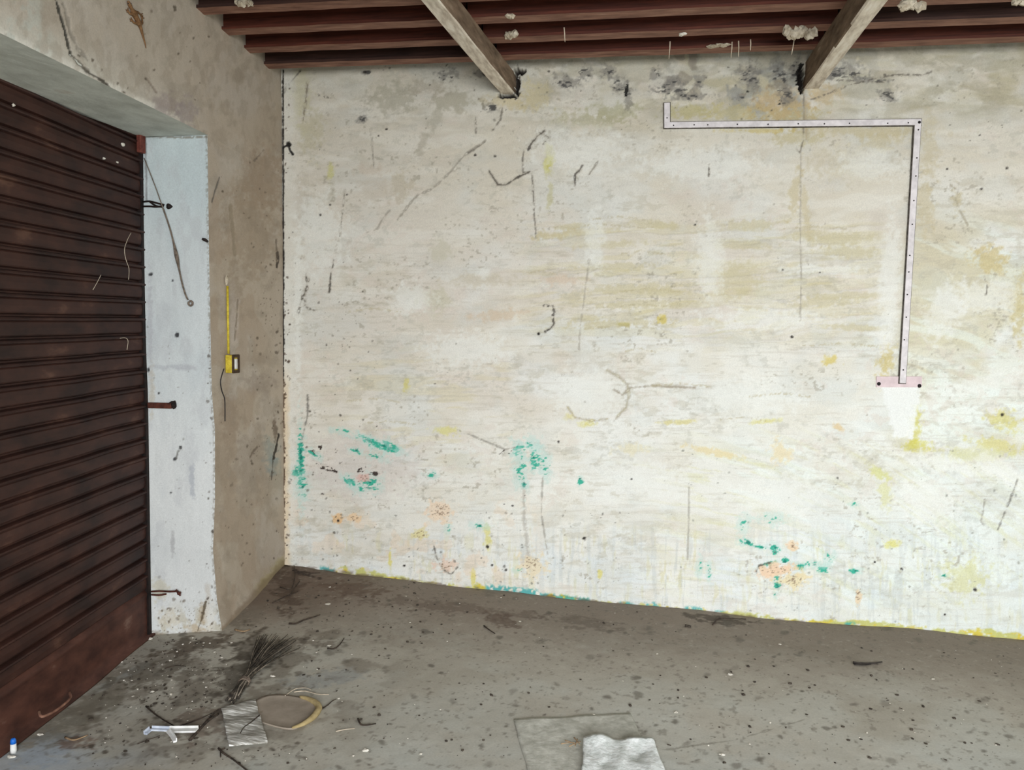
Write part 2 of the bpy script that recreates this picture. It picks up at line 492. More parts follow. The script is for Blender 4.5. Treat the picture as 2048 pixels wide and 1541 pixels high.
# small general grime
n = fbm(X/9, Y/7, 4, 45); m_ = fbm(X/120, Y/100, 3, 46)
p.mix(sm(.66, .76, n)*sm(.45, .62, m_)*.5, (150, 144, 128))
n = fbm(X/16, Y/4.5, 3, 47); p.mix(sm(.66, .76, n)*sm(.5, .62, fbm(X/150, Y/120, 3, 48))*.22, (158, 152, 132))
# fine horizontal scraping
n = fbm(X/60, Y/3.2, 3, 49); p.mix(sm(.60, .75, n)*sm(380, 500, Y)*.22, (180, 174, 158))

# olive / yellow patches seen on the wall
for a in [(1160, 465, 75, 7, -6), (1220, 490, 60, 7, -4), (1305, 448, 40, 7, 4), (1235, 535, 70, 8, -2), (1330, 452, 30, 6, 3), (1500, 450, 60, 9, -2),
          (1480, 490, 55, 8, 0), (1260, 578, 85, 8, -3), (1290, 608, 95, 8, -2), (1240, 648, 95, 8, -3), (1470, 560, 45, 34, 0),
          (1680, 478, 60, 12, -4), (1700, 505, 55, 12, 0), (1640, 605, 60, 10, -2), (1690, 592, 70, 6, -1), (1620, 470, 40, 9, 0),
          (1330, 585, 40, 7, 0), (1180, 640, 30, 8, 0), (1130, 455, 30, 6, -10), (1700, 655, 60, 6, 2)]:
    p.blob(a[0], a[1], a[2], a[3], (198, 190, 156), .6, a[4], .8, .4)
for a in [(1097, 318, 9, 26, 0, (178, 172, 92)), (1096, 326, 8, 12, 0, (188, 182, 44)), (1325, 640, 12, 8, 0, (206, 186, 84)), (1250, 650, 18, 5, 0, (178, 166, 92)),
          (1772, 722, 13, 30, 12, (192, 172, 96)), (1662, 722, 14, 9, 0, (206, 184, 84)), (1830, 850, 10, 36, 4, (204, 198, 96)),
          (1832, 893, 26, 10, 0, (202, 196, 82)), (895, 862, 22, 7, 0, (214, 208, 120)), (812, 772, 6, 12, 0, (206, 196, 100)),
          (660, 345, 7, 14, 0, (192, 190, 110)), (1980, 520, 34, 26, 0, (196, 176, 116)), (2010, 840, 30, 18, 20, (206, 198, 110)), (1990, 890, 46, 10, 12, (208, 200, 120)),
          (2040, 620, 14, 60, 0, (196, 182, 128)), (1950, 910, 60, 12, 0, (204, 204, 150)), (1530, 843, 30, 4, -6, (206, 198, 96)), (1350, 845, 40, 4, -3, (212, 202, 130)),
          (1140, 832, 10, 7, 0, (212, 200, 110)), (1175, 848, 16, 6, 0, (208, 198, 90)), (974, 1072, 7, 20, 0, (214, 206, 110)), (1785, 1088, 12, 8, 0, (214, 208, 100)),
          (1760, 950, 24, 8, 30, (206, 208, 130)), (1770, 985, 12, 30, 0, (210, 210, 150)), (1560, 905, 16, 22, 0, (224, 206, 160)), (1678, 855, 12, 5, 25, (216, 186, 130)),
          (1930, 1155, 40, 30, 0, (206, 206, 150)), (1110, 470, 40, 9, -8, (196, 184, 146)), (1430, 905, 46, 7, 12, (222, 204, 150)), (1100, 395, 5, 24, 8, (188, 184, 140)),
          (1570, 228, 55, 18, 0, (176, 164, 112)), (1380, 222, 42, 12, 0, (178, 170, 112)), (1470, 225, 55, 14, 0, (186, 176, 128)), (1230, 225, 46, 16, 0, (160, 158, 124)), (1180, 240, 60, 14, 0, (168, 164, 132)),
          (1720, 262, 120, 10, 1, (188, 176, 138)), (1600, 275, 40, 16, 0, (184, 174, 132)), (1760, 280, 36, 16, 0, (190, 180, 146)), (1520, 262, 60, 4, 0, (198, 180, 108)),
          (1560, 208, 50, 30, 0, (186, 158, 112)), (1650, 190, 24, 20, 0, (190, 168, 128)), (1860, 300, 14, 60, 0, (196, 186, 156)), (1850, 410, 16, 50, 0, (196, 184, 150)),
          (1915, 400, 9, 22, 0, (188, 176, 138)), (1070, 190, 30, 24, 0, (196, 184, 142)), (1010, 205, 34, 12, 0, (192, 178, 138)), (905, 200, 40, 20, 0, (158, 152, 132)), (790, 195, 40, 26, 0, (158, 154, 136)),
          (860, 175, 40, 14, 0, (166, 158, 142)), (620, 260, 22, 40, 0, (186, 180, 150)), (600, 180, 18, 60, 0, (196, 192, 160)), (870, 235, 10, 34, 25, (176, 172, 156)), (845, 285, 8, 30, 25, (170, 164, 148)),
          (800, 375, 20, 24, 30, (186, 176, 152)), (740, 340, 22, 10, 0, (196, 184, 168)), (760, 385, 40, 22, 0, (198, 190, 176)), (880, 500, 20, 20, 0, (196, 192, 172)), (870, 600, 26, 22, 0, (196, 192, 168)), (960, 560, 60, 12, 0, (198, 190, 170)),
          (1000, 630, 50, 9, -6, (206, 186, 160)), (1130, 560, 40, 9, 0, (210, 190, 168)), (1690, 330, 60, 30, 0, (198, 190, 166)), (1260, 900, 30, 10, 0, (222, 214, 180)), (1590, 385, 10, 46, 8, (196, 184, 146)), (1612, 420, 7, 50, -6, (198, 186, 150))]:
    p.blob(a[0], a[1], a[2], a[3], a[5], .58, a[4], 1.0, .5)
# white-washed patches
for a in [(966, 545, 13, 12, 0), (1170, 790, 62, 52, 0), (1500, 800, 90, 40, 0), (1740, 330, 60, 26, 0), (1190, 480, 20, 60, 0), (1420, 520, 26, 80, 0), (1640, 540, 90, 8, 0),
          (1160, 300, 90, 40, 0), (1400, 330, 110, 30, 0), (1780, 560, 18, 130, 3), (930, 700, 80, 30, 0), (820, 600, 40, 30, 0), (1950, 770, 90, 16, -14), (1890, 620, 30, 60, 20), (1970, 590, 60, 30, 0),
          (1900, 930, 90, 14, 10), (2000, 940, 60, 20, 30), (1560, 990, 80, 40, 0), (1850, 1010, 60, 40, 20), (1300, 960, 80, 30, 10), (640, 470, 50, 70, 0), (596, 600, 8, 160, 0), (1530, 640, 100, 20, 0)]:
    p.blob(a[0], a[1], a[2], a[3], (232, 234, 228), .6, a[4], .7, .45)
p.poly([(1762, 772), (1838, 770), (1836, 815), (1824, 878), (1786, 872), (1778, 830)], (233, 236, 233), .9, 3, 6, .002)
# black mould at the head of the wall
for a in [(890, 150, 16, 10), (1215, 142, 12, 10), (1240, 170, 16, 14), (1255, 195, 7, 22), (1340, 178, 36, 10), (1380, 192, 34, 7), (1498, 150, 20, 18), (1505, 165, 10, 20),
          (1560, 160, 16, 26), (1590, 140, 10, 16), (1575, 190, 12, 12), (1400, 160, 12, 8), (1565, 205, 7, 8), (1480, 195, 10, 6), (1350, 160, 12, 8), (1690, 145, 30, 12), (1740, 160, 30, 5), (1660, 150, 20, 10),
          (1775, 190, 16, 14), (1130, 165, 20, 12), (1170, 145, 16, 10), (1620, 300, 3, 3), (985, 215, 14, 8), (725, 240, 10, 8), (960, 148, 14, 5), (735, 145, 12, 4), (1310, 150, 10, 12)]:
    p.blob(a[0], a[1], a[2], a[3], (108, 106, 102), .52, 0, 1.3, .5)
    p.flecks(a[0], a[1], a[2]*1.2, a[3]*1.2, (44, 44, 46), .75, 0, .50, 4, int(a[0]) % 50)
for a in [(1598, 148, 9, 26), (1218, 145, 6, 8), (1560, 205, 5, 6), (1253, 180, 5, 14), (1495, 182, 4, 5), (578, 290, 5, 7)]:
    p.flecks(a[0], a[1], a[2], a[3], (16, 15, 15), .95, 10, .62, 4, int(a[0]) % 40)
DK = (34, 30, 28)
# cracks
def cr(pts, w=2, col=DK, op=.85, gap=.35, wob=2.5, depth=.001):
    p.line(pts, w*.55, col, op*.8, .9, wob*1.3, depth*.5, gap)
    p.line(pts, w*2.2, (150, 142, 128), .28, .9, wob*1.6, 0, .3)
cr([(1088, 262), (1075, 272), (1062, 288), (1057, 300)], 3.4, DK, .95, .1)
cr([(1072, 262), (1098, 275), (1085, 290)], 1.8, gap=.45)
cr([(978, 342), (985, 352), (996, 370), (1012, 370), (1030, 358), (1046, 350), (1058, 345)], 3, DK, .95, .05, 1.5)
cr([(1048, 300), (1045, 320), (1046, 345), (1064, 343), (1073, 340)], 2, DK, .8, .4)
cr([(1064, 345), (1067, 390), (1068, 430), (1072, 475)], 2, DK, .85, .42)
cr([(1150, 372), (1150, 348), (1158, 342), (1165, 330)], 2.4, DK, .9, .2)
cr([(1178, 350), (1190, 332), (1196, 322)], 1.6, (110, 106, 98), .8, .2)
cr([(1088, 612), (1105, 612), (1110, 628), (1104, 632), (1108, 648), (1100, 658), (1090, 664)], 2.6, DK, .95, .25, 2)
p.blob(1077, 668, 3, 3, DK, .95, 0, .3)
cr([(1420, 345), (1417, 352), (1418, 330)], 1.6, gap=.1)
cr([(1608, 190), (1607, 250), (1606, 282), (1600, 305), (1592, 297)], 1.8, (56, 48, 42), .7, .2, 1)
cr([(1610, 205), (1612, 250), (1613, 280)], 3.5, (186, 164, 120), .6, .2, 1)
cr([(1602, 310), (1600, 450), (1603, 560), (1600, 640)], 1.3, (150, 146, 136), .6, .35, 1.5)
cr([(1622, 200), (1700, 170), (1760, 155), (1790, 150), (1845, 150), (1862, 144)], 2, DK, .8, .35)
cr([(1668, 160), (1720, 162), (1770, 165)], 1.6, DK, .7, .4)
cr([(600, 142), (585, 160), (572, 172), (568, 190)], 2, DK, .8, .2)
cr([(615, 165), (612, 200), (606, 240)], 3, (92, 80, 66), .85, .35)
cr([(636, 190), (655, 195), (662, 196)], 1.6, gap=.3)

cr([(1005, 215), (1000, 240), (990, 255), (986, 260)], 1.8, (80, 76, 70), .8, .15)
cr([(970, 282), (950, 295), (935, 305), (920, 320), (905, 340), (885, 360), (865, 378), (840, 388), (826, 400), (812, 418), (795, 440)], 1.7, (140, 136, 126), .75, .1)
cr([(970, 285), (950, 298), (935, 307)], 2, DK, .6, .3)
cr([(780, 420), (765, 438), (755, 458), (735, 465)], 1.5, (150, 146, 138), .7, .2)
cr([(668, 520), (662, 545), (659, 585)], 2.2, DK, .9, .2)
cr([(690, 380), (684, 430), (680, 470), (672, 500)], 1.8, DK, .8, .5)
cr([(612, 550), (614, 575), (603, 600), (597, 625)], 3, DK, .85, .3, 3)
cr([(618, 560), (608, 590), (612, 615), (630, 622)], 2, DK, .7, .42, 4)
cr([(615, 790), (616, 830), (608, 860), (604, 880)], 2.4, (80, 80, 80), .8, .3)
cr([(742, 258), (745, 300), (748, 335)], 2, DK, .7, .5)
cr([(951, 235), (952, 268)], 2, DK, .7, .4)
cr([(1228, 780), (1245, 790), (1262, 776), (1300, 772), (1390, 776)], 2.2, (150, 138, 118), .7, .1)
cr([(1215, 742), (1235, 752), (1255, 768), (1258, 790), (1252, 815), (1228, 842)], 3, (170, 162, 128), .6, .1)
cr([(1135, 815), (1150, 835), (1180, 842), (1215, 838)], 2.4, (180, 166, 104), .7, .1)
cr([(2035, 960), (2020, 1000), (2005, 1035), (1995, 1060)], 1.5, (90, 92, 92), .75, .15)
cr([(1970, 1000), (1962, 1045), (1975, 1055)], 1.4, (130, 130, 124), .6, .3)
cr([(1968, 552), (1975, 575), (1972, 590)], 2, DK, .8, .3)
cr([(1378, 975), (1377, 1060), (1375, 1120)], 1.4, (150, 150, 142), .6, .2, 1)
cr([(1047, 960), (1048, 1040), (1060, 1140)], 3.5, (176, 176, 170), .5, .2, 2)
cr([(1085, 955), (1083, 1030), (1095, 1110)], 1.5, (130, 130, 126), .6, .2, 1.5)
cr([(1178, 520), (1160, 660), (1158, 700)], 1.2, (160, 156, 144), .5, .2)
for y_, x0, x1 in ((436, 1180, 1290), (452, 1110, 1290), (655, 1170, 1330), (612, 1200, 1370), (580, 1240, 1360), (770, 1300, 1420), (545, 1050, 1110), (505, 1240, 1330), (700, 1250, 1310),
                   (838, 1440, 1530), (790, 1500, 1620), (455, 1560, 1700), (620, 700, 800), (800, 690, 800), (845, 720, 830), (690, 1600, 1760)):
    p.line([(x0, y_+3), ((x0+x1)/2, y_-3), (x1, y_+4)], 3, (178, 168, 134), .5, .9, 7, .0006, .42)
cr([(1900, 370), (1916, 380), (1912, 400), (1922, 425), (1935, 450)], 2, (150, 140, 112), .6, .2)
# lower left: grey stains, teal paint
p.mix((1-sm(.6, 1.1, np.hypot((X-730)/120, (Y-930)/75)+(p.n1-.5)))*.35, (200, 188, 182))
TEAL = (52, 168, 142); DT = (30, 112, 100)
for a in [(602, 925, 7, 62, 0, .62), (740, 885, 26, 9, 25, .62), (780, 895, 18, 10, 20, .6), (760, 890, 44, 8, 20, .5), (712, 902, 12, 6, 20, .62), (755, 915, 18, 5, 15, .5), (685, 862, 22, 5, 8, .48),
          (628, 908, 16, 6, 30, .5), (740, 968, 20, 16, 0, .5), (700, 962, 14, 9, 30, .55), (715, 975, 20, 10, 30, .45), (863, 950, 12, 6, 0, .5), (1037, 900, 12, 16, 0, .5), (1072, 920, 13, 20, -10, .58), (1062, 890, 12, 14, 0, .45),
          (1048, 968, 5, 12, 0, .6), (1042, 935, 14, 34, 0, .42), (1090, 930, 10, 26, -10, .42), (1160, 962, 6, 10, 0, .62), (1035, 1140, 10, 5, 0, .4), (960, 1052, 16, 6, 0, .45), (896, 1058, 6, 8, 0, .5), (590, 945, 10, 12, 0, .5), (604, 975, 12, 20, 0, .45),
          (1495, 1085, 14, 6, 20, .6), (1520, 1095, 26, 3, 8, .5), (1550, 1098, 9, 12, 0, .55), (1487, 1050, 10, 16, 0, .4), (1545, 1038, 20, 10, 0, .4), (1570, 1122, 9, 6, 0, .62), (1535, 1130, 24, 5, -18, .5), (1660, 1118, 12, 13, 0, .5), (1645, 1140, 12, 7, 0, .62),
          (1620, 1130, 24, 6, 0, .45), (1708, 1142, 10, 5, 0, .6), (1554, 1168, 6, 14, 0, .68), (1550, 1190, 4, 6, 0, .55), (1710, 1010, 8, 4, 0, .55), (1888, 1152, 7, 4, 0, .62), (1400, 1135, 5, 18, 0, .45), (1418, 1145, 5, 18, 0, .45), (1600, 1135, 14, 6, 0, .5)]:
    p.blob(a[0], a[1], a[2]*1.3, a[3]*1.3, (190, 216, 208), .5, a[4], .9, .5)
    p.flecks(a[0], a[1], a[2]*1.15, a[3]*1.15, TEAL, .9, a[4], a[5]+.06, 3.4, int(a[0]+a[1]) % 60)
    p.flecks(a[0], a[1], a[2]*.8, a[3]*.8, DT, .8, a[4], a[5]-.1, 3, int(a[0]+a[1]) % 47)
for a in [(660, 938, 34, 7, 14, .55), (720, 945, 8, 18, -20, .56), (750, 948, 26, 6, 8, .5), (645, 988, 8, 6, 0, .6), (640, 895, 14, 8, 0, .4), (700, 885, 16, 4, 5, .45), (580, 960, 6, 14, 10, .5), (620, 900, 20, 10, 20, .42), (665, 905, 16, 12, 0, .36), (1010, 905, 30, 8, -20, .42)]:
    p.flecks(a[0], a[1], a[2], a[3], (46, 36, 32), .85, a[4], a[5], 3.2, int(a[0]) % 55)
for a in [(725, 958, 16, 9, (214, 176, 166)), (890, 1132, 20, 13, (222, 196, 176)), (1552, 1142, 38, 14, (234, 200, 166)), (1585, 1160, 30, 16, (226, 212, 170)), (673, 1038, 10, 8, (222, 182, 132)), (708, 1036, 12, 8, (226, 196, 158)),
          (1585, 1092, 10, 8, (232, 204, 168)), (1065, 1130, 26, 22, (226, 212, 180)), (880, 1025, 26, 20, (230, 208, 182)), (840, 1070, 14, 10, (216, 206, 150)), (1716, 1190, 6, 16, (226, 204, 170))]:
    p.blob(a[0], a[1], a[2], a[3], a[4], .8, 0, .8, .3)
    p.flecks(a[0], a[1], a[2]*1.2, a[3]*1.2, (126, 104, 86), .7, 0, .42, 1.8, int(a[0]) % 50)
cr([(868, 1092), (872, 1115), (884, 1138), (902, 1150), (915, 1135)], 2.4, DK, .8, .4, 3)
cr([(1512, 1145), (1518, 1132), (1540, 1126)], 2.4, DK, .8, .2)
cr([(915, 860), (1010, 900), (1030, 895)], 1.5, (120, 120, 116), .6, .3)
# dark pits and nail holes
for a in [(1584, 674, 3), (870, 768, 2), (1117, 884, 3), (1263, 959, 2.6), (1675, 957, 3), (1750, 1125, 2.6), (1008, 1009, 2), (676, 1042, 2.5), (975, 1094, 4), (1025, 1012, 2.5), (818, 1115, 2.5), (808, 1132, 4),
          (984, 1131, 3), (1012, 1141, 4), (1168, 1076, 4), (1050, 992, 2), (1895, 338, 3), (2013, 336, 4), (1962, 378, 3), (1985, 495, 2), (1960, 270, 2), (1940, 282, 2), (2005, 830, 4), (1803, 1138, 4), (1950, 1180, 5), (1890, 1230, 3),
          (640, 430, 2.5), (694, 390, 3), (660, 410, 3), (585, 465, 2), (950, 310, 3), (990, 312, 4), (773, 258, 3), (757, 272, 3), (1097, 143, 3), (730, 145, 4), (640, 300, 2), (1640, 545, 2), (1390, 450, 3), (1566, 540, 2)]:
    p.blob(a[0], a[1], a[2]*.8, a[2]*.7, (40, 36, 34), .85, 0, .7, .4, -.001)
p.specks((585, 500, 760, 1120), 150, (84, 78, 70), .6, 2.2, 1, .75)
p.specks((575, 1020, 1240, 1170), 190, (100, 98, 92), .6, 2.4, 2, .65)
p.specks((1240, 900, 2048, 1270), 170, (112, 114, 106), .6, 2.4, 3, .6)
p.specks((570, 130, 2048, 260), 150, (76, 72, 64), .6, 2.4, 4, .7)
p.specks((760, 260, 2048, 900), 130, (118, 112, 100), .6, 2.0, 5, .55)
# left edge: bright filler band, orange stain, black joint
p.mix(sm(600, 582, X+(p.n1-.5)*14)*.5, (228, 228, 220))
p.mix(sm(584, 572, X+(p.n1-.5)*10)*sm(720, 800, Y)*.5, (220, 192, 150))
p.line([(566, 140), (566, 400), (566, 760)], 3, (28, 24, 22), .92, .6, 1.6, .002, .2)
p.line([(567, 760), (568, 1000), (566, 1130)], 3.5, (70, 50, 36), .8, .6, 2.2, .001, .35)
p.specks((566, 150, 580, 1120), 90, (60, 44, 34), .8, 3, 6, .9)
p.blob(577, 289, 6, 5, (14, 12, 12), .97, 30, .5, .3, -.004)
p.line([(577, 289), (580, 300), (586, 309)], 3.4, (14, 12, 12), .97, .5, 1)
p.line([(577, 289), (566, 296)], 2.5, (14, 12, 12), .9, .5, 1)
# yellow and teal remains along the foot of the wall
base = [(566, 1132), (700, 1147), (760, 1155), (940, 1176), (1240, 1208), (1600, 1245), (1800, 1262), (2048, 1283), (2200, 1298)]
bx = np.array([b[0] for b in base]); by = np.array([b[1] for b in base])
yb = np.interp(X, bx, by)
up = yb-Y
amp = np.interp(X, [566, 600, 670, 680, 750, 790, 930, 945, 970, 975, 1090, 1120, 1170, 1180, 1300, 1450, 1540, 1550, 1650, 1720, 1900, 1960, 2048, 2200],
                [0, 0, 0, 10, 11, 3, 0, 8, 7, 0, 0, 4, 4, 1, 2, 4, 7, 0, 8, 13, 8, 17, 13, 11])
k = sm(amp+3, amp-2, up+(p.n1-.5)*14)*(up < 40)*(amp > .2)*sm(.3, .45, fbm(X/14, Y/10, 3, 53))
yc = np.where((fbm(X/30, Y/8, 3, 51) > .52)[..., None], np.array([206, 188, 70.])/255, np.array([190, 190, 112.])/255)
p.c += (yc-p.c)*(k*.9)[..., None]
for x0, x1, h_ in ((972, 1075, 10), (1285, 1318, 9), (1370, 1405, 8), (1075, 1180, 4), (1690, 1710, 8), (1430, 1450, 5), (1240, 1270, 4), (640, 668, 6)):
    kk = sm(x0-4, x0+4, X)*sm(x1+4, x1-4, X)*sm(h_+4, h_-2, up+(p.n1-.5)*14)*sm(.35, .5, p.n1)
    p.mix(kk*.8, (62, 160, 160))
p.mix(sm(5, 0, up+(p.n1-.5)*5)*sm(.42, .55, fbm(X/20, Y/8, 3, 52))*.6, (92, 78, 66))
for a in [(945, 1160, 5, 14), (1200, 1150, 5, 10), (780, 1120, 3, 20)]:
    p.blob(a[0], a[1], a[2], a[3], (216, 204, 96), .6, 0, .8)
# relief: trowelled, uneven plaster
p.h += (fbm(X/95, Y/34, 4, 61)-.5)*.012+(fbm(X/30, Y/12, 3, 62)-.5)*.0036+(fbm(X/9, Y/6, 3, 63)-.5)*.0012
p.h += -.004*sm(.5, .6, fbm(X/115, warp/13, 4, 32))*sm(990, 1110, X)*sm(1800, 1740, X)*sm(415, 470, Y)*sm(725, 640, Y)
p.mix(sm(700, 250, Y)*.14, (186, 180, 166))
# broken-out pockets beside the two roof beams
for (cx, cy, rx, ry) in ((1033, 165, 6, 26), (1014, 191, 18, 5), (1603, 158, 6, 24), (1038, 143, 12, 6)):
    d = np.hypot((X-cx)/rx, (Y-cy)/ry)+(p.n2-.5)*.9
    kk = 1-sm(.8, 1.25, d)
    p.h -= kk*.07; p.mix(kk*.9, (30, 25, 23))
V = np.stack([XX, -p.h, ZZ], -1)
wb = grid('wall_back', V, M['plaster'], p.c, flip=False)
tag(wb, kind='structure')
bm = bmesh.new(); add_box(bm, (6.03, .05, 1.5), ((1, 0, 0), (0, 1, 0), (0, 0, 1)), (.4, .05, 1.75))
o = bobj('wall_back_extension', bm, M['plain_plaster']); tag(o, kind='structure')
bm = bmesh.new(); add_box(bm, (3.0, .2, 1.5), ((1, 0, 0), (0, 1, 0), (0, 0, 1)), (3.6, .1, 1.8))
o = bobj('wall_back_core', bm, M['plain_plaster']); tag(o, kind='structure')

# ================================================================== LEFT WALL
st = .006
JE = [(415, 262), (415, 273), (417, 420), (419, 560), (422, 700), (424, 790), (430, 860), (430, 1000), (426, 1100), (434, 1200), (444, 1262), (448, 1290)]
je = [left(*a) for a in JE]
je_z = np.array([q[2] for q in je])[::-1]; je_d = np.array([(q-P0) @ DL for q in je])[::-1]
def edge_d(z): return np.interp(z, je_z, je_d)
def lw(d, z, off=0.0): return P0[None, None]*0+P0+d[..., None]*DL+off[..., None]*NL+z[..., None]*np.array([0, 0, 1.0]) if isinstance(off, np.ndarray) else P0+d[..., None]*DL+NL*off+z[..., None]*np.array([0, 0, 1.0])
# part between corner and shutter opening: columns follow the opening's worn edge
nz = int(round((TOP+.16)/st))+1
zz = np.linspace(-.16, TOP, nz)
t = np.linspace(0, 1, 170)
TT, ZZ = np.meshgrid(t, zz)
DD1 = TT*edge_d(ZZ)
# part above
zz2 = np.linspace(TOP, 3.2, 128); dd2 = np.concatenate([np.linspace(0, 1.0, 170), np.linspace(1.0, 2.9, 320)[1:]])
DD2, ZZ2 = np.meshgrid(dd2, zz2)
top_d = lambda d: TOP-.034*np.clip(np.asarray(d)-1.0, 0, 3)
ZZ2 = 3.2-(3.2-ZZ2)*(3.2-top_d(DD2))/(3.2-TOP)
def paint_left(D, Z):
    P_ = lw(D, Z, 0.0); X, Y = pix(P_)
    X = np.clip(X, -400, 700); Y = np.clip(Y, -500, 1600)
    p = Paint(X, Y, (186, 174, 158))
    n = fbm(X/70, Y/110, 4, 11); p.mix(sm(.45, .7, n)*.55, (172, 158, 140))
    n = fbm(X/40, Y/70, 4, 12); p.mix(sm(.5, .72, n)*.5, (190, 182, 172))
    n = fbm(X/24, Y/30, 4, 13); p.mix(sm(.55, .72, n)*.35, (150, 140, 124))
    p.mix(sm(430, 300, Y)*sm(440, 300, X)*.45, (196, 190, 178))
    # bright worn arris and the whitish zone above the lintel
    dl_ = Y-(73+.48*X)
    p.mix(sm(-90, -4, dl_)*sm(400, 150, X)*.65*(dl_ < 40), (214, 214, 204))
    p.mix(sm(-22, -6, dl_+(p.n1-.5)*16)*sm(420, 300, X)*.8*(dl_ < 40), (232, 230, 220))
    p.specks((20, 90, 380, 260), 0, (90, 84, 74), 1, 2, 69)
    p.mix(sm(.52, .66, fbm(X/30, Y/40, 4, 14))*sm(140, 60, X)*.5, (196, 204, 196))
    for a in [(335, 215, 26, 22, (160, 148, 146)), (370, 225, 20, 26, (156, 146, 144)), (520, 360, 46, 60, (160, 142, 122)), (500, 460, 50, 90, (164, 148, 128)), (470, 320, 22, 40, (196, 188, 176)),
              (540, 900, 14, 30, (150, 160, 156)), (460, 830, 14, 60, (150, 134, 118)), (470, 600, 12, 60, (160, 146, 128)), (500, 930, 40, 60, (160, 148, 134)), (550, 860, 4, 24, (96, 80, 66)), (468, 650, 10, 60, (196, 186, 178)),
              (470, 770, 14, 22, (186, 178, 168)), (520, 770, 30, 20, (158, 146, 134)), (545, 930, 12, 20, (146, 160, 160)), (480, 1090, 26, 60, (184, 172, 156)), (440, 1150, 8, 60, (196, 186, 170))]:
        p.blob(a[0], a[1], a[2], a[3], a[4], .6, 0, .8, .5)
    p.mix(sm(.50, .62, fbm(X/36, Y/70, 4, 17))*sm(240, 330, Y)*sm(560, 500, X)*.45, (166, 148, 128))
    p.mix(sm(.54, .64, fbm(X/16, Y/30, 4, 18))*.25, (150, 138, 122))
    L = lambda pts, w=2, col=(60, 54, 50), op=.85, gap=.2, wob=2, dp=.002: p.line(pts, w, col, op, .5, wob, dp, gap)
    L([(112, 0), (122, 35), (130, 62), (138, 95), (143, 110)], 4.5, (70, 68, 62), .9, .0)
    L([(143, 110), (160, 128), (180, 148), (200, 158), (216, 172), (228, 190)], 4, (82, 78, 70), .9, .05)
    L([(128, 8), (140, 60), (155, 95), (175, 120)], 6, (140, 134, 124), .6, .2, 4)
    L([(150, 118), (175, 142)], 7, (120, 114, 104), .6, .1, 3)
    for q in ((228, 182), (247, 185), (250, 193), (283, 208), (302, 223), (341, 237), (66, 104), (158, 112), (126, 133), (293, 158), (349, 14), (350, 20)):
        p.blob(q[0], q[1], 3.4, 2.6, (96, 88, 76), .8, 30, .6)
    L([(293, 155), (305, 170), (315, 185)], 2, (140, 128, 116), .6)
    L([(440, 355), (432, 380), (424, 405)], 2.2, (104, 100, 94), .8, .1, 1)
    L([(528, 300), (520, 310), (508, 322)], 2, (120, 110, 98), .6)
    L([(555, 505), (556, 520), (553, 535)], 2.6, (60, 52, 46), .8, .2)
    L([(552, 480), (554, 520)], 3, (110, 98, 84), .6, .3)
    L([(558, 870), (552, 900), (548, 918)], 3, (52, 46, 40), .85, .2)
    L([(548, 905), (545, 940), (543, 960)], 2, (70, 62, 54), .6, .3)
    L([(514, 895), (506, 905), (500, 915)], 3, (110, 98, 84), .7, .2)
    L([(462, 410), (468, 470), (470, 510)], 6, (150, 138, 118), .6, .2)
    L([(476, 600), (474, 640), (470, 680)], 2, (130, 118, 102), .6, .3)
    for rg_, n_, s_ in (((520, 520, 562, 660), 46, 1), ((500, 660, 566, 960), 60, 2), ((430, 840, 566, 1150), 60, 3), ((430, 300, 566, 520), 26, 4), ((160, 20, 420, 280), 30, 5)):
        p.specks(rg_, n_, (92, 82, 70), .8, 3, 70+s_, .75)
    # yellow-green moss line at the foot
    yb = np.interp(X, [430, 450, 500, 566], [1275, 1258, 1200, 1130])
    up = yb-Y
    p.mix(sm(26, 0, up+(p.n1-.5)*22)*sm(500, 530, X)*.55, (168, 156, 92))
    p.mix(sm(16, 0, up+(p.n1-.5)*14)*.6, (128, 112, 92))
    p.h += (fbm(D*3, Z*3, 4, 15)-.5)*.010+(fbm(D*14, Z*14, 3, 16)-.5)*.003
    return p
p = paint_left(DD1, ZZ)
hh = p.h*sm(1.0, .93, TT)          # arris stays straight
V1 = lw(DD1, ZZ, hh)
p2 = paint_left(DD2, ZZ2)
hh2 = p2.h*sm(0, .05, ZZ2-top_d(DD2))
V2 = lw(DD2, ZZ2, hh2)
V1[-1] = V2[0, :170]*0+lw(np.linspace(0, 1, 170)[None]*edge_d(TOP), np.full((1, 170), TOP), 0.0)[0]
V2[0, :170] = V1[-1]
# one mesh: join the two grids
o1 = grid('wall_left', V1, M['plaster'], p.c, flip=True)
o2 = grid('wall_left_upper', V2, M['plaster'], p2.c, flip=True)
tag(o1, kind='structure'); tag(o2, kind='structure')

# jamb: the camera-facing reveal of the shutter opening, painted bluish white
ie = [jamb(*a) for a in ((286, 262), (286, 272), (287, 420), (289, 560), (292, 700), (296, 800), (299, 1000), (302, 1200), (304, 1290))]
ie_z = np.array([q[2] for q in ie])[::-1]; ie_x = np.array([q[0] for q in ie])[::-1]
nzj = 460
zj = np.linspace(-.16, TOP, nzj); tj = np.linspace(0, 1, 74)
TJ, ZJ = np.meshgrid(tj, zj)
outer = lw(edge_d(zj)[None], zj[None], 0.0)[0]
inner = np.stack([np.interp(zj, ie_z, ie_x), np.full(nzj, YJ), zj], -1)
VJ = inner[:, None]*(1-TJ[..., None])+outer[:, None]*TJ[..., None]
X, Y = pix(VJ)
p = Paint(X, Y, (208, 214, 214))
n = fbm(X/50, Y/90, 4, 71); p.mix(sm(.45, .68, n)*.5, (196, 204, 206))
p.mix(sm(560, 350, Y)*.5, (190, 206, 208))
p.mix(sm(700, 950, Y)*.45, (222, 220, 216))
n = fbm(X/18, Y/60, 4, 72); p.mix(sm(.55, .7, n)*.3, (186, 188, 190))
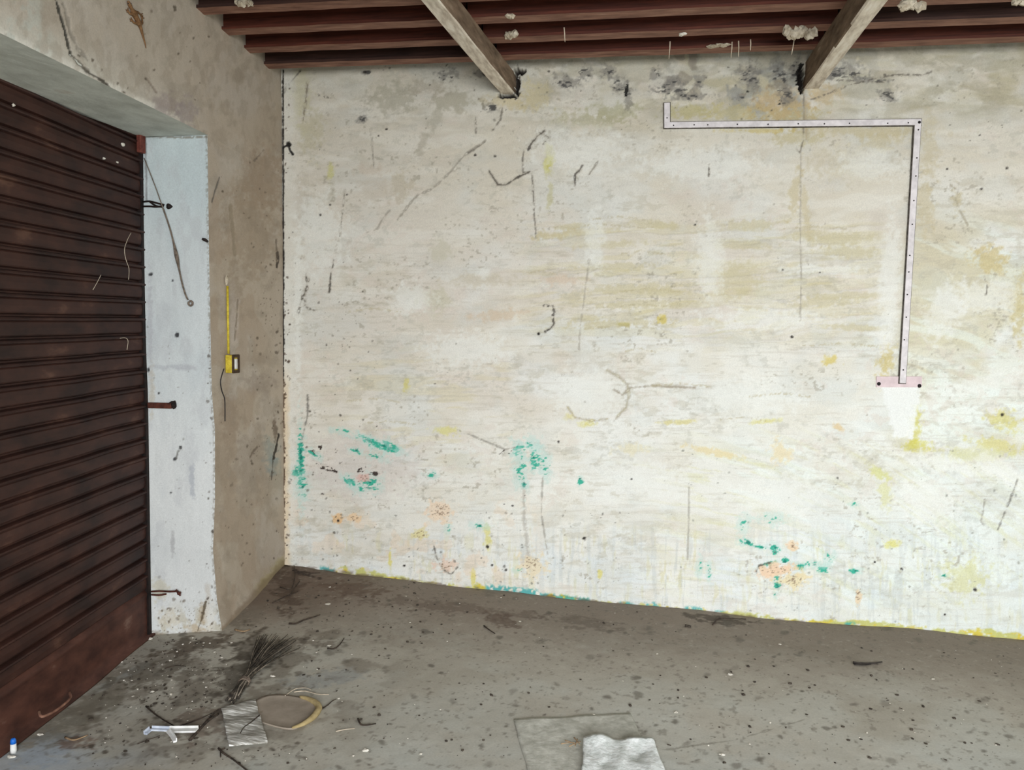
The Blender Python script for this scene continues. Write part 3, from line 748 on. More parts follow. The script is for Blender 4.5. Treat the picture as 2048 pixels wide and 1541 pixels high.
n = fbm(X/14, Y/18, 4, 73); p.mix(sm(.55, .66, n)*sm(1190, 1250, Y)*.6, (184, 176, 154))
for a in [(385, 960, 5, 36, (172, 176, 182)), (375, 735, 14, 5, (190, 192, 194)), (340, 735, 40, 5, (182, 186, 190)), (300, 640, 5, 90, (186, 188, 192)), (304, 780, 5, 50, (196, 190, 176)), (318, 1180, 16, 18, (196, 190, 168)),
          (340, 1240, 20, 16, (204, 196, 176)), (405, 1235, 8, 22, (170, 150, 120)), (395, 1260, 20, 10, (180, 160, 130)), (415, 1200, 5, 30, (196, 190, 180)), (420, 1240, 8, 30, (222, 220, 212)), (345, 1085, 4, 20, (170, 170, 170))]:
    p.blob(a[0], a[1], a[2], a[3], a[4], .65, 0, .8, .5)
for a in [(354, 670, 4.5, 5), (361, 895, 3, 3), (349, 919, 3, 3), (301, 549, 4, 3), (345, 562, 2, 2), (297, 740, 3, 4), (318, 787, 2, 2), (341, 986, 2.4, 2)]:
    p.blob(a[0], a[1], a[2], a[3], (56, 56, 58), .9, 0, .4, .3, -.002)
p.line([(352, 918), (355, 905), (362, 895)], 1.2, (110, 108, 104), .7, .4, 2, 0, .2)
p.line([(411, 1205), (404, 1235), (396, 1262)], 2.6, (92, 80, 64), .8, .5, 3, .001, .2)
p.line([(290, 276), (292, 330), (293, 402)], 3, (128, 130, 130), .7, .4, 1.5, 0, .05)
p.line([(286, 272), (350, 275), (414, 274)], 3, (110, 100, 84), .6, .6, 2, 0, .3)
p.mix(sm(.955, .985, TJ+(p.n1-.5)*.03)*sm(.42, .56, p.n2)*.4, (104, 92, 76))
p.specks((300, 1195, 430, 1275), 90, (96, 84, 70), .8, 3.4, 91, .8)
p.specks((290, 600, 425, 1190), 46, (140, 138, 134), .8, 2.6, 92, .7)
p.specks((412, 470, 432, 1240), 30, (70, 62, 54), .8, 2.8, 93, .8)
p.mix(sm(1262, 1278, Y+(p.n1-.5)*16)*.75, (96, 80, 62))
VJ[..., 1] -= ((fbm(TJ*3, ZJ*4, 4, 74)-.5)*.008+p.h)*sm(0, .1, TJ)*sm(1, .9, TJ)
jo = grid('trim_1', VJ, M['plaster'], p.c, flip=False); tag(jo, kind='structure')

# lintel soffit over the opening
def sh_pt(d, z): return PSH+DL*d+np.array([0, 0, z-PSH[2]])
bm = bmesh.new()
a0 = jamb(286, 272); s0 = np.array([inner[-1][0], YJ, TOP]); s1 = outer[-1]; dS = s1+DL*3.2-np.array([0, 0, .034*3.2]); dT = s0+DL*3.2-np.array([0, 0, .034*3.2])
add_prism(bm, [s0-NL*.12, s1, dS, dT-NL*.12], [q+np.array([0, 0, .05]) for q in (s0-NL*.12, s1-NL*.004, dS-NL*.004, dT-NL*.12)])
o = bobj('trim_2', bm, M['soffit']); tag(o, kind='structure')
# left wall beyond the opening, behind the camera's left
bm = bmesh.new()
q0 = P0+DL*3.9; q1 = P0+DL*6.9
add_box(bm, (q0+q1)/2-NL*.15+np.array([0, 0, 1.5]), (DL, NL, (0, 0, 1)), (1.5, .15, 1.75))
add_box(bm, P0+DL*3.4+np.array([0, 0, 2.85])-NL*.16, (DL, NL, (0, 0, 1)), (.56, .155, .40))
o = bobj('wall_left_street_side', bm, M['plain_plaster']); tag(o, kind='structure')
bm = bmesh.new()
add_box(bm, PSH+DL*.2*0-NL*.35+DL*1.5+np.array([0, 0, 1.5-PSH[2]]), (DL, NL, (0, 0, 1)), (3.2, .05, 1.8))
add_box(bm, P0+DL*.36-NL*.25+np.array([0, 0, 1.5]), (DL, NL, (0, 0, 1)), (.42, .2, 1.75))
add_box(bm, P0+DL*.2-NL*.25+np.array([0, 0, 1.5]), (DL, NL, (0, 0, 1)), (.42, .2, 1.75))
o = bobj('wall_left_core', bm, M['plain_plaster']); tag(o, kind='structure')

# ================================================================== other walls, ceiling deck
def slab(name, c, h, m=None):
    bm = bmesh.new(); add_box(bm, c, ((1, 0, 0), (0, 1, 0), (0, 0, 1)), h)
    o = bobj(name, bm, m or M['plain_plaster']); tag(o, kind='structure'); return o
slab('wall_right', (6.5, -3.1, 1.5), (.1, 3.5, 1.75))
slab('wall_front', (3.5, -6.5, 2.86), (3.2, .1, .42))
slab('wall_front_pier', (1.05, -6.5, 1.5), (.55, .1, 1.75))
slab('ceiling', (3.2, -3.1, 3.24), (3.6, 3.6, .05), M['deck'])

# ================================================================== FLOOR
st = .0062
xs = np.arange(-.35, 5.1, st); ys = np.arange(-2.45, .03, st)
XX, YY = np.meshgrid(xs, ys)
Z0 = zf(XX, YY)
X, Y = pix(np.stack([XX, YY, Z0], -1))
p = Paint(X, Y, (184, 180, 168))
p.n1 = fbm(XX*22, YY*22, 3, 5); p.n2 = fbm(XX*70, YY*70, 2, 9)
wx, wy = XX*100, YY*100
n = fbm(XX*2.2, YY*3, 4, 81); p.mix(sm(.42, .68, n)*.5, (166, 161, 148))
n = fbm(XX*5, YY*6, 4, 82); p.mix(sm(.5, .7, n)*.4, (188, 189, 180))
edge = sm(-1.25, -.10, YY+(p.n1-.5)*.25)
p.mix(edge*.8, (128, 116, 104))  # brown dirt near the wall, with light falloff also darkened into the colour
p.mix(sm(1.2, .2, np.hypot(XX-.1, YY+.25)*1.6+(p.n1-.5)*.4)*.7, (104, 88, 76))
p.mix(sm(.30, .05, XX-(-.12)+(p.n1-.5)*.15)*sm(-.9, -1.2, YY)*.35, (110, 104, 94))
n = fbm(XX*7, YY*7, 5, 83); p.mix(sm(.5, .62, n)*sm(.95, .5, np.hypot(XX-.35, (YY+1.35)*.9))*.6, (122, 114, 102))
# paler cement in front of the shutter and along the foreground
n = fbm(XX*4, YY*4, 4, 84)
p.mix(sm(.38, .56, n)*sm(1480, 1520, Y)*sm(420, 120, X)*.8, (190, 198, 204))
p.mix(sm(.44, .6, n)*sm(1460, 1540, Y)*sm(300, 500, X)*.55, (184, 188, 182))
p.mix(sm(.4, .6, fbm(XX*3, YY*3, 4, 85))*sm(1340, 1400, Y)*sm(600, 800, X)*.4, (192, 194, 186))
p.blob(262, 1345, 40, 8, (158, 162, 158), .7, -28, .7)
p.blob(205, 1375, 30, 7, (150, 152, 146), .6, -30, .7)
p.blob(90, 1505, 60, 26, (172, 184, 196), .7, -20, .8)
p.blob(650, 1360, 70, 16, (152, 156, 156), .55, -10, .8)
p.blob(170, 1425, 90, 26, (112, 106, 92), .5, -30, .9)
p.blob(310, 1350, 80, 26, (96, 88, 76), .55, 0, 1.2)
p.blob(400, 1290, 70, 14, (84, 72, 60), .65, -10, 1.2)
p.blob(500, 1300, 34, 30, (88, 80, 70), .5, -40, 1.2)
p.blob(470, 1350, 26, 50, (86, 80, 70), .6, 30, 1.2)
p.blob(400, 1450, 50, 30, (118, 104, 92), .6, 0, 1.2)
p.blob(160, 1490, 26, 10, (120, 96, 82), .6, 0, 1.2)
p.blob(575, 1175, 26, 40, (78, 64, 54), .55, 0, 1.3)
p.blob(700, 1180, 60, 12, (96, 78, 66), .5, 5, 1.3)
p.blob(640, 1290, 30, 8, (108, 98, 88), .5, 0, 1.2)
p.blob(900, 1215, 160, 10, (98, 84, 74), .45, 6, 1.3)
p.blob(1000, 1240, 30, 12, (88, 72, 62), .5, 20, 1.3)
p.blob(1160, 1245, 60, 12, (98, 88, 78), .45, 6, 1.3)
p.blob(1440, 1240, 50, 7, (70, 62, 54), .6, 6, 1.2)
p.line([(560, 1130), (600, 1150), (640, 1160)], 6, (56, 46, 40), .7, .7, 8, 0, .35)
p.line([(1200, 1480), (1330, 1500), (1470, 1480), (1610, 1440)], 1.2, (110, 106, 96), .4, .4, 3)
# soft dark spots and pale grit scattered everywhere
n = fbm(XX*34, YY*30, 3, 86); p.mix(sm(.70, .78, n)*.4, (116, 110, 100))
n = fbm(XX*60, YY*52, 3, 87); p.mix(sm(.74, .80, n)*.35, (92, 86, 76))
n = fbm(XX*48, YY*44, 3, 88); p.mix(sm(.74, .80, n)*.35, (186, 182, 168))
rg = random.Random(5)
for i in range(420):
    x_ = rg.uniform(200, 2048); y_ = rg.uniform(1170, 1541)
    r = 1.5+6*rg.random()**3
    p.blob(x_, y_, r*1.4, r*.75, (100, 95, 86), rg.uniform(.25, .7), rg.uniform(-30, 30), 1.0, .6)
for i in range(260):
    x_ = rg.uniform(150, 620); y_ = rg.uniform(1270, 1520)
    r = 1.2+4*rg.random()**2
    p.blob(x_, y_, r*1.4, r*.8, (86, 78, 68), rg.uniform(.3, .75), rg.uniform(-30, 30), .8, .4)
hz = (fbm(XX*3, YY*3, 3, 89)-.5)*.006+(fbm(XX*20, YY*20, 3, 90)-.5)*.0022
hz += sm(.40, .0, np.hypot(XX-.06, YY+.05)+(p.n1-.5)*.12)*.018
V = np.stack([XX, YY, Z0+hz], -1)
def zs_(x, y):
    """top of the floor's surface"""
    ix = np.clip((np.asarray(x)-xs[0])/st, 0, len(xs)-2); iy = np.clip((np.asarray(y)-ys[0])/st, 0, len(ys)-2)
    i = int(ix); j = int(iy)
    if y < ys[0]+st: return float(zf(x, y))+.004
    return float(PF[j:j+2, i:i+2, 2].max())
PF = V
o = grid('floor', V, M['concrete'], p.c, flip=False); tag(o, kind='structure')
# the rest of the floor, out to the street
x0, x1, y0, y1 = xs[0], xs[-1], ys[0], ys[-1]
M['plain_concrete'] = mat('plain_concrete', (162, 159, 148), (186, 184, 174), 6, .9)
o = None
def floor_patch(name, xa, xb, ya, yb):
    gx = np.linspace(xa, xb, 24); gy = np.linspace(ya, yb, 24)
    A, B = np.meshgrid(gx, gy)
    o = grid(name, np.stack([A, B, zf(A, B)], -1), M['plain_concrete']); tag(o, kind='structure')
floor_patch('floor_street_side', -.8, 6.6, -7.5, y0+st)
floor_patch('floor_right_side', x1-st, 6.6, y0, .03)

# ================================================================== JOISTS AND BEAMS
def jz(x, y): return 3.015-.016*x+.045*(y+.2)*0.55
b1a = back(1027, 186); b1b = onp(884, 0, (0, 0, b1a[2]), np.array([0, 0, 1.0]))
b2a = back(1609, 178); b2b = onp(1732, 0, (0, 0, b2a[2]), np.array([0, 0, 1.0]))
ends = []
for nm, a, b, s, lab in (('roof_beam', b1a, b1b, -1, 'weathered pale timber beam, the left of the two, slanting up over the cracked wall'),
                         ('roof_beam', b2a, b2b, 1, 'weathered pale timber beam, the right of the two, above the trunking')):
    d = b-a; d[2] = -.012*np.hypot(d[0], d[1]); d = d/np.linalg.norm(d)
    side = np.array([s*abs(d[1]), -s*d[0]*np.sign(d[1])*-1*-1, 0.]); side = np.cross(d, [0, 0, 1.0]); side = side*np.sign(side[0])*s; side /= np.linalg.norm(side)
    Lb = 6.3
    w_, h_ = .078, .165
    n_ = 46
    bm = bmesh.new(); rg = random.Random(3 if s < 0 else 4); rings = []
    for i in range(n_+1):
        c = a-d*.06+d*(Lb+.06)*i/n_
        j = lambda k: rg.uniform(-k, k)
        top_ = jz(c[0], c[1])-c[2]+.002
        e = .0022
        prof = [(0+j(e), .006+j(e)), (.006, 0+j(e)), (w_-.006, 0+j(e)), (w_+j(e), .006), (w_+j(e), h_*.5), (w_+j(e), top_), (0+j(e), top_), (0+j(e), h_*.5)]
        rings.append([bm.verts.new(Vector(c+side*u_+np.array([0, 0, v_]))) for u_, v_ in prof])
    for i in range(n_):
        for k_ in range(8):
            bm.faces.new([rings[i][k_], rings[i][(k_+1) % 8], rings[i+1][(k_+1) % 8], rings[i+1][k_]])
    bm.faces.new(rings[0]); bm.faces.new(rings[-1][::-1])
    bm.normal_update()
    bmesh.ops.recalc_face_normals(bm, faces=bm.faces[:])
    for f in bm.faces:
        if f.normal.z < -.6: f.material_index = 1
    o = bobj(nm, bm, M['beam']); o.data.materials.append(M['beam_lit']); tag(o, lab, 'beam')
    ends.append((a, d, side, w_))
def beam_x(i, y):
    a, d, side, w = ends[i]
    t = (y-a[1])/d[1]
    return (a+d*t+side*w*.5)[0]
names = ['nearest the back wall', 'second from the back wall', 'third from the back wall', 'fourth from the back wall', 'fifth from the back wall']
bays = [('left bay, running from the left wall to the left beam', 0), ('middle bay, between the two pale beams', 1), ('right bay, right of the right pale beam', 2)]
for k_ in range(22):
    yr = -.2-.272*k_
    yf = yr-.082
    wx0 = (P0+DL*(-yr/abs(DL[1])))[0]-.03
    bx1, bx2 = beam_x(0, yr), beam_x(1, yr)
    if yr > -6.2:
        for bay, (bn, bi) in enumerate(bays):
            if bay == 0: xa, xb, dy, dz = wx0, bx1-.005, 0, 0
            elif bay == 1: xa, xb, dy, dz = bx1+.005, bx2-.005, -.012, -.002
            else: xa, xb, dy, dz = bx2+.005, 6.42, .004, .004
            if k_ > 5 and bay != 1 and k_ % 1: continue
            bm = bmesh.new(); rg = random.Random(k_*5+bay)
            n_ = 14; rings = []
            H = .148
            for i in range(n_+1):
                x_ = xa+(xb-xa)*i/n_
                zb_ = jz(x_, yr)+dz+rg.uniform(-.0012, .0012)
                q = rg.uniform(-.0012, .0012)
                # channel: flange below, web set back a little
                prof = [(yr+dy, zb_), (yf+dy+q, zb_), (yf+dy+q, zb_+.014), (yf+dy+.022, zb_+.020), (yf+dy+.022, zb_+H), (yr+dy, zb_+H)]
                rings.append([bm.verts.new((x_, py_, pz_)) for py_, pz_ in prof])
            for i in range(n_):
                for m_ in range(6):
                    bm.faces.new([rings[i][m_], rings[i][(m_+1) % 6], rings[i+1][(m_+1) % 6], rings[i+1][m_]])
            bm.faces.new(rings[0]); bm.faces.new(rings[-1][::-1])
            bmesh.ops.recalc_face_normals(bm, faces=bm.faces[:])
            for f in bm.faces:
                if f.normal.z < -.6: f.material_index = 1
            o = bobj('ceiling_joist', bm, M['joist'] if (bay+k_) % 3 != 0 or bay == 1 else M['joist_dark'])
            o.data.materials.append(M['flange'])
            if k_ < 5:
                tag(o, 'red-brown joist of the %s, %s' % (('left bay', 'middle bay', 'right bay')[bay], names[k_]), 'joist', 'ceiling joists')
            else:
                tag(o, 'red-brown joist of the %s, overhead out of the photo' % ('left bay', 'middle bay', 'right bay')[bay], 'joist', 'overhead ceiling joists of the %s' % ('left bay', 'middle bay', 'right bay')[bay])
# plaster filling between joists behind the first row: top course of the back wall
# crumbling plaster clods lodged on the joists
def lump(px_, py_, w_, h_, y_, seed, lab, nblob=5, m='lump'):
    c = onp(px_, py_, (0, y_, 0), NY)
    s_ = np.linalg.norm(c-CAM)/FPX
    bm = bmesh.new(); rg = random.Random(seed)
    for i in range(nblob):
        u_ = (i+.5)/nblob-.5
        rock(bm, c+np.array([u_*w_*s_*.8, rg.uniform(-.006, .006), rg.uniform(-.2, .2)*h_*s_]), (w_*s_/nblob*.75, .016, h_*s_*.36), seed*9+i, rough=.3)
    o = bobj('plaster_clod', bm, M[m]); tag(o, lab, 'plaster clod')
lump(1601, 65, 66, 26, -.575, 1, 'pale plaster clod lodged on a joist beside the right pale beam', 6)
lump(487, 5, 40, 16, -1.105, 2, 'lumpy pale plaster clod at the top, near the left wall', 4)
lump(1022, 33, 16, 12, -.835, 3, 'small white plaster clod on a joist just right of the left pale beam', 2)
lump(1022, 68, 26, 18, -.575, 4, 'crusty plaster clod at the end of a middle bay joist by the left pale beam', 3)
lump(1822, 14, 44, 24, -.835, 5, 'pale plaster clod on the joist right of the right pale beam', 4)
lump(1365, 69, 7, 8, -.565, 6, 'tiny white plaster clod on a middle bay joist', 1, 'chip')
lump(2040, 8, 26, 14, -.835, 8, 'yellowish plaster clod at the top right edge of the photo', 2)
lump(1437, 92, 40, 7, -.30, 9, 'flat smear of dried plaster under a middle bay joist', 3)
# white drips hanging under the second joist
for i, (x_, y0_, y1_, dx_) in enumerate(((1340, 88, 118, -2), (1464, 89, 116, -2), (1477, 87, 114, 0), (1501, 84, 101, 0), (1588, 84, 110, -5), (1128, 60, 84, 2))):
    yy_ = -.49 if i < 5 else -.76
    A = onp(x_, y0_-5, (0, yy_, 0), NY); B = onp(x_+dx_, y1_, (0, yy_, 0), NY)
    bm = bmesh.new()
    add_tube(bm, [A, A*.6+B*.4+np.array([.001, 0, 0]), B*.8+A*.2, B], [.0034, .0026, .0022, .0012], 6)
    o = bobj('plaster_drip', bm, M['web'], None, True)
    where = ['leftmost of the lower row', 'left one of the close pair', 'right one of the close pair', 'short one right of the close pair', 'nearest the right pale beam', 'highest one, near the left beam'][i]
    tag(o, 'thin white plaster drip under a joist, '+where, 'drip', 'drips under the joists')

# ================================================================== SHUTTER
sh = bpy.data.objects.new('door_1', None); C.objects.link(sh); sh['kind'] = 'structure'
sh.location = tuple(PSH+DL*1.3)
d0 = -.02; d1 = 3.0; pitch = .0853; zbar = .10
def shf(x, y): q = shut(x, y); return q
zlow = lambda d: -0.05-.02*d
prof = []      # (z, out)
z_ = TOP+.06; 
rows = []
nsl = int((TOP+.06-.12)/pitch)
for i in range(nsl):
    zt = TOP+.06-i*pitch
    for f_, o_ in ((0.0, .002), (.03, .009), (.09, .012), (.15, .009), (.18, .001), (.24, .004), (.5, .0055), (.78, .004), (.84, .0015), (.90, -.010), (.97, -.010)):
        rows.append((zt-f_*pitch, o_))
rows.append((TOP+.06-nsl*pitch, -.004)); zend = rows[-1][0]
rz = np.array([r[0] for r in rows]); ro = np.array([r[1] for r in rows])
ds = np.linspace(d0, d1, 90)
A, B = np.meshgrid(ds, rz); _, O = np.meshgrid(ds, ro)
sag = (fbm(A*1.3, B*2, 3, 95)-.5)*.014
V = PSH+A[..., None]*DL+(O*1.3+sag-.012)[..., None]*NL
V[..., 2] = B-.055*np.clip(A, 0, 3)*(TOP-B)/TOP+(fbm(A*2, B*.8, 2, 96)-.5)*.008
cu = grid('shutter_curtain', V, M['shutter'], parent=sh, flip=True)
cu.data.polygons.foreach_set('use_smooth', np.zeros(len(cu.data.polygons), bool))
# bottom bar, with its lower edge on the uneven floor
rows = [(zend+.012, -.010), (zend, .000), (zend-.006, .006), (zend-.014, .008), (zend-.022, .006), (zend-.03, .004)]
V = []
for z_, o_ in rows:
    q = PSH+ds[:, None]*DL+NL*(o_-.012); q[:, 2] = z_-.055*np.clip(ds, 0, 3); V.append(q)
for f_, o_ in ((.3, .004), (.7, .005), (1.0, .004)):
    q = PSH+ds[:, None]*DL+NL*(o_-.012)
    zl = zf(q[:, 0], q[:, 1])+.012
    q[:, 2] = (zend-.03-.055*np.clip(ds, 0, 3))*(1-f_)+zl*f_; V.append(q)
q = V[-1].copy(); q += NL*.03; V.append(q)
q = q.copy(); q[:, 2] -= .010; V.append(q)
q = q-NL*.05; V.append(q)
V = np.array(V)
grid('bottom_bar', V, M['shutter_bar'], parent=sh, flip=True)
# pull handle on the bottom bar
H0 = shut(78, 1428, .010); H1 = shut(140, 1392, .010)
hp = [shut(78, 1424, .008), shut(84, 1434, .045), shut(108, 1424, .05), shut(130, 1408, .05), shut(141, 1396, .04), shut(139, 1386, .008)]
bm = bmesh.new(); add_tube(bm, smooth_pts(hp, 5), .0055, 8)
o = bobj('handle', bm, M['flange'], sh, True); o['label'] = 'curved pull handle'
# guide rail at the jamb, with a scrap of red oxide at its head
bm = bmesh.new()
g = inner[0]
for za, zb2 in ((-.06, TOP),):
    xm = np.interp(za, ie_z, ie_x)
    n_ = 12
    for i in range(n_):
        z1_ = za+(zb2-za)*i/n_; z2_ = za+(zb2-za)*(i+1)/n_
        xa = np.interp(z1_, ie_z, ie_x); xb = np.interp(z2_, ie_z, ie_x)
        top_ = [(xa-.03, YJ-.002, z1_), (xa+.002, YJ-.002, z1_), (xa+.002, YJ-.022, z1_), (xa-.03, YJ-.022, z1_)]
        bot_ = [(xb-.03, YJ-.002, z2_), (xb+.002, YJ-.002, z2_), (xb+.002, YJ-.022, z2_), (xb-.03, YJ-.022, z2_)]
        add_prism(bm, top_, bot_)
o = bobj('guide_rail', bm, M['iron'], sh)
bm = bmesh.new()
c = jamb(282, 287, .03)
add_box(bm, c, ((1, 0, 0), (0, 1, 0), (0, 0, 1)), (.012, .02, .045), .004)
o = bobj('rail_head', bm, M['redpaint'], sh); o['label'] = 'red oxide rail head'
# pale strands and specks caught on the shutter
for pts, lab in (([(262, 466), (254, 482), (249, 500), (252, 520), (258, 538), (257, 560)], 'long pale strand hanging on the brown shutter beside the jamb'),
                 ([(240, 677), (250, 676), (256, 682), (254, 700)], 'short hooked pale strand on the brown shutter, level with the yellow switch box'),
                 ([(202, 550), (196, 562), (186, 580)], 'short slanting pale strand on the brown shutter, left of the long one')):
    bm = bmesh.new(); add_tube(bm, smooth_pts([shut(x_, y_, .022) for x_, y_ in pts], 4), .0014, 5)
    o = bobj('strand', bm, M['web'], None, True); tag(o, lab, 'strand')
for i, (x_, y_, r, lab) in enumerate(((246, 289, .008, 'largest white fleck on the shutter, near its top right'), (27, 210, .006, 'white fleck on the upper left of the shutter'), (208, 317, .005, 'white fleck on the shutter below the largest one'),
                        (235, 325, .004, 'tiny white fleck right of the small one on the upper shutter'))):
    bm = bmesh.new(); rock(bm, shut(x_, y_, .016), (.006, r, r), i+40)
    tag(bobj('paint_fleck', bm, M['chip']), lab, 'fleck', 'flecks on the shutter')

# ================================================================== THINGS ON THE JAMB
def hook(pts_list, knob, lab, m):
    t = empty('wall_lug', jamb(*pts_list[0][0]), lab, 'iron lug')
    for pts, r in pts_list and [(pl, .0045) for pl in pts_list]:
        bm = bmesh.new(); add_tube(bm, smooth_pts([jamb(x_, y_, o_) for x_, y_, o_ in [(q[0], q[1], q[2] if len(q) > 2 else .008) for q in pts]], 3), r, 7)
        bobj('prong', bm, M[m], t, True)
    if knob:
        bm = bmesh.new(); rock(bm, jamb(knob[0], knob[1], .008), (knob[2], .014, knob[2]*1.15), 77, rough=.15)
        bobj('bolt_head', bm, M[m], t, True)
    return t
hook([[(286, 404), (300, 403), (316, 407), (328, 410)], [(286, 413), (300, 413), (312, 414), (327, 412)], [(300, 404), (312, 412), (324, 414)]], (338, 413, .012), 'black iron lug with two prongs and a round bolt head, high on the white jamb', 'iron')
hook([[(303, 1184), (320, 1183), (340, 1184), (356, 1183)], [(303, 1190), (318, 1191), (332, 1189)], [(352, 1180), (357, 1188), (361, 1192)]], (358, 1187, .007), 'rusty iron lug low on the white jamb near the floor', 'rust')
t = empty('wall_lug', jamb(300, 812), 'flat rusty iron strap set into the middle of the white jamb', 'iron lug')
bm = bmesh.new(); a = jamb(297, 812, .006); b = jamb(344, 811, .006)
add_box(bm, (a+b)/2, ((1, 0, 0), (0, 1, 0), (0, 0, 1)), ((b-a)[0]/2, .010, .014), .003)
bobj('strap', bm, M['rust'], t)
bm = bmesh.new(); rock(bm, jamb(347, 810, .002), (.016, .012, .018), 12, rough=.4); bobj('mortar_hole', bm, M['iron'], t)  # black lump stands in for the dark of the hole
# peg at the jamb's edge
bm = bmesh.new(); add_tube(bm, [jamb(416, 484, -.01), jamb(410, 480, .02), jamb(404, 478, .03)], [.006, .008, .005], 7)
tag(bobj('wall_peg', bm, M['iron']), 'short black peg sticking out at the right edge of the white jamb', 'peg')
# cord across the jamb
t = empty('hanging_cord', jamb(288, 300), 'thin dirty cord slanting down across the white jamb to a knot', 'cord')
bm = bmesh.new()
cp = smooth_pts([jamb(x_, y_, .016) for x_, y_ in ((288, 316), (300, 346), (313, 380), (320, 400), (330, 428), (340, 458), (347, 485), (353, 512), (358, 538), (364, 566), (371, 590), (376, 600))], 3)
rad = [.0022+.0058*math.exp(-((i/len(cp)-.62)/.06)**2)+.0016*(i/len(cp) > .3) for i in range(len(cp))]
add_tube(bm, cp, rad, 7); bobj('cord', bm, M['string'], t, True)
bm = bmesh.new(); c = jamb(381, 607, .012)
add_tube(bm, [c+np.array([.011*math.cos(a_), 0, .011*math.sin(a_)]) for a_ in np.linspace(2.4, 8.2, 12)], .005, 7)
bobj('knot', bm, M['string'], t, True)

# ================================================================== LEFT WALL: switch, wire, gecko
EZ = np.array([0, 0, 1.0])
t = empty('switch_box', left(455, 735), 'small yellow-painted switch box with its own conduit on the left wall', 'switch')
ca = left(451, 727); 
ctr = left(457, 728)+NL*.018
bm = bmesh.new(); add_box(bm, ctr, (DL, NL, EZ), (.040, .018, .046), .004); bobj('box', bm, M['yellow'], t)
bm = bmesh.new()
fr = ctr+NL*.021
for s_ in (-1, 1):
    add_box(bm, fr+DL*.034*s_, (DL, NL, EZ), (.008, .004, .047), .002)
    add_box(bm, fr+EZ*.040*s_, (DL, NL, EZ), (.036, .0035, .008), .002)
bobj('frame', bm, M['grime'], t)
bm = bmesh.new(); add_box(bm, fr-NL*.001, (DL, NL, EZ), (.014, .005, .026), .003); bobj('rocker', bm, M['white'], t)
bm = bmesh.new(); add_tube(bm, [left(455, 572, .008), left(456, 640, .008), left(457, 708, .010)], .0062, 8); o = bobj('conduit', bm, M['yellow'], t, True)
bm = bmesh.new(); rock(bm, left(453, 561, .008), (.010, .012, .026), 31, rough=.3); o = bobj('filler', bm, M['lump'], t); o['label'] = 'whitish filler at the head of the conduit'
bm = bmesh.new(); add_tube(bm, smooth_pts([left(x_, y_, .012) for x_, y_ in ((448, 738), (444, 750), (441, 765), (444, 783), (449, 797), (450, 815), (450, 843))], 4), .0028, 6)
tag(bobj('loose_wire', bm, M['wire'], t, True), 'thin black wire hanging free')
# gecko: one continuous skinned body on the left wall
def LP(x_, y_, o_=.010): return Vector(left(x_, y_, o_))
sk = {'nose': (256, 1, .008, .004), 'head': (259, 9, .011, .0085), 'neck': (263, 17, .010, .0065), 'chest': (268, 26, .011, .0105), 'belly': (273, 36, .011, .0115), 'hip': (278, 46, .010, .0085),
      't1': (282, 57, .008, .0065), 't2': (286, 72, .007, .0045), 't3': (290, 86, .006, .003), 't4': (292, 97, .005, .0016),
      'fl1': (260, 28, .010, .004), 'fl2': (256, 22, .006, .003), 'fr1': (276, 24, .010, .004), 'fr2': (281, 29, .006, .003),
      'hl1': (268, 46, .009, .0045), 'hl2': (264, 40, .006, .003), 'hr1': (285, 47, .009, .0045), 'hr2': (284, 36, .006, .003)}
E_ = [('nose', 'head'), ('head', 'neck'), ('neck', 'chest'), ('chest', 'belly'), ('belly', 'hip'), ('hip', 't1'), ('t1', 't2'), ('t2', 't3'), ('t3', 't4'),
      ('chest', 'fl1'), ('fl1', 'fl2'), ('chest', 'fr1'), ('fr1', 'fr2'), ('hip', 'hl1'), ('hl1', 'hl2'), ('hip', 'hr1'), ('hr1', 'hr2')]
toes = {'fl2': [(251, 19), (253, 25), (256, 15)], 'fr2': [(286, 27), (286, 32), (283, 35)], 'hl2': [(259, 38), (262, 34), (260, 43)], 'hr2': [(281, 31), (286, 31), (289, 36)]}
for kx, ts in toes.items():
    for i, (a, b) in enumerate(ts):
        sk[kx+str(i)] = (a, b, .003, .0015); E_.append((kx, kx+str(i)))
keys = list(sk); me = bpy.data.meshes.new('gecko')
me.from_pydata([LP(sk[k_][0], sk[k_][1], sk[k_][2]) for k_ in keys], [(keys.index(a), keys.index(b)) for a, b in E_], [])
go = link('gecko', me, M['gecko']); tag(go, 'small brown gecko clinging head-up to the left wall under the joists', 'gecko')
md = go.modifiers.new('skin', 'SKIN'); me.skin_vertices or None
for i, k_ in enumerate(keys):
    me.skin_vertices[0].data[i].radius = (sk[k_][3], sk[k_][3])
me.skin_vertices[0].data[keys.index('belly')].use_root = True
md.use_smooth_shade = True
sb = go.modifiers.new('sub', 'SUBSURF'); sb.levels = 2; sb.render_levels = 2
for s_, x_ in ((0, 256.5), (1, 262)):
    bm = bmesh.new(); bmesh.ops.create_icosphere(bm, subdivisions=2, radius=.0024)
    c = LP(x_, 7, .017)
    for v_ in bm.verts: v_.co += c
    bobj('eye', bm, M['wire'], go, True)

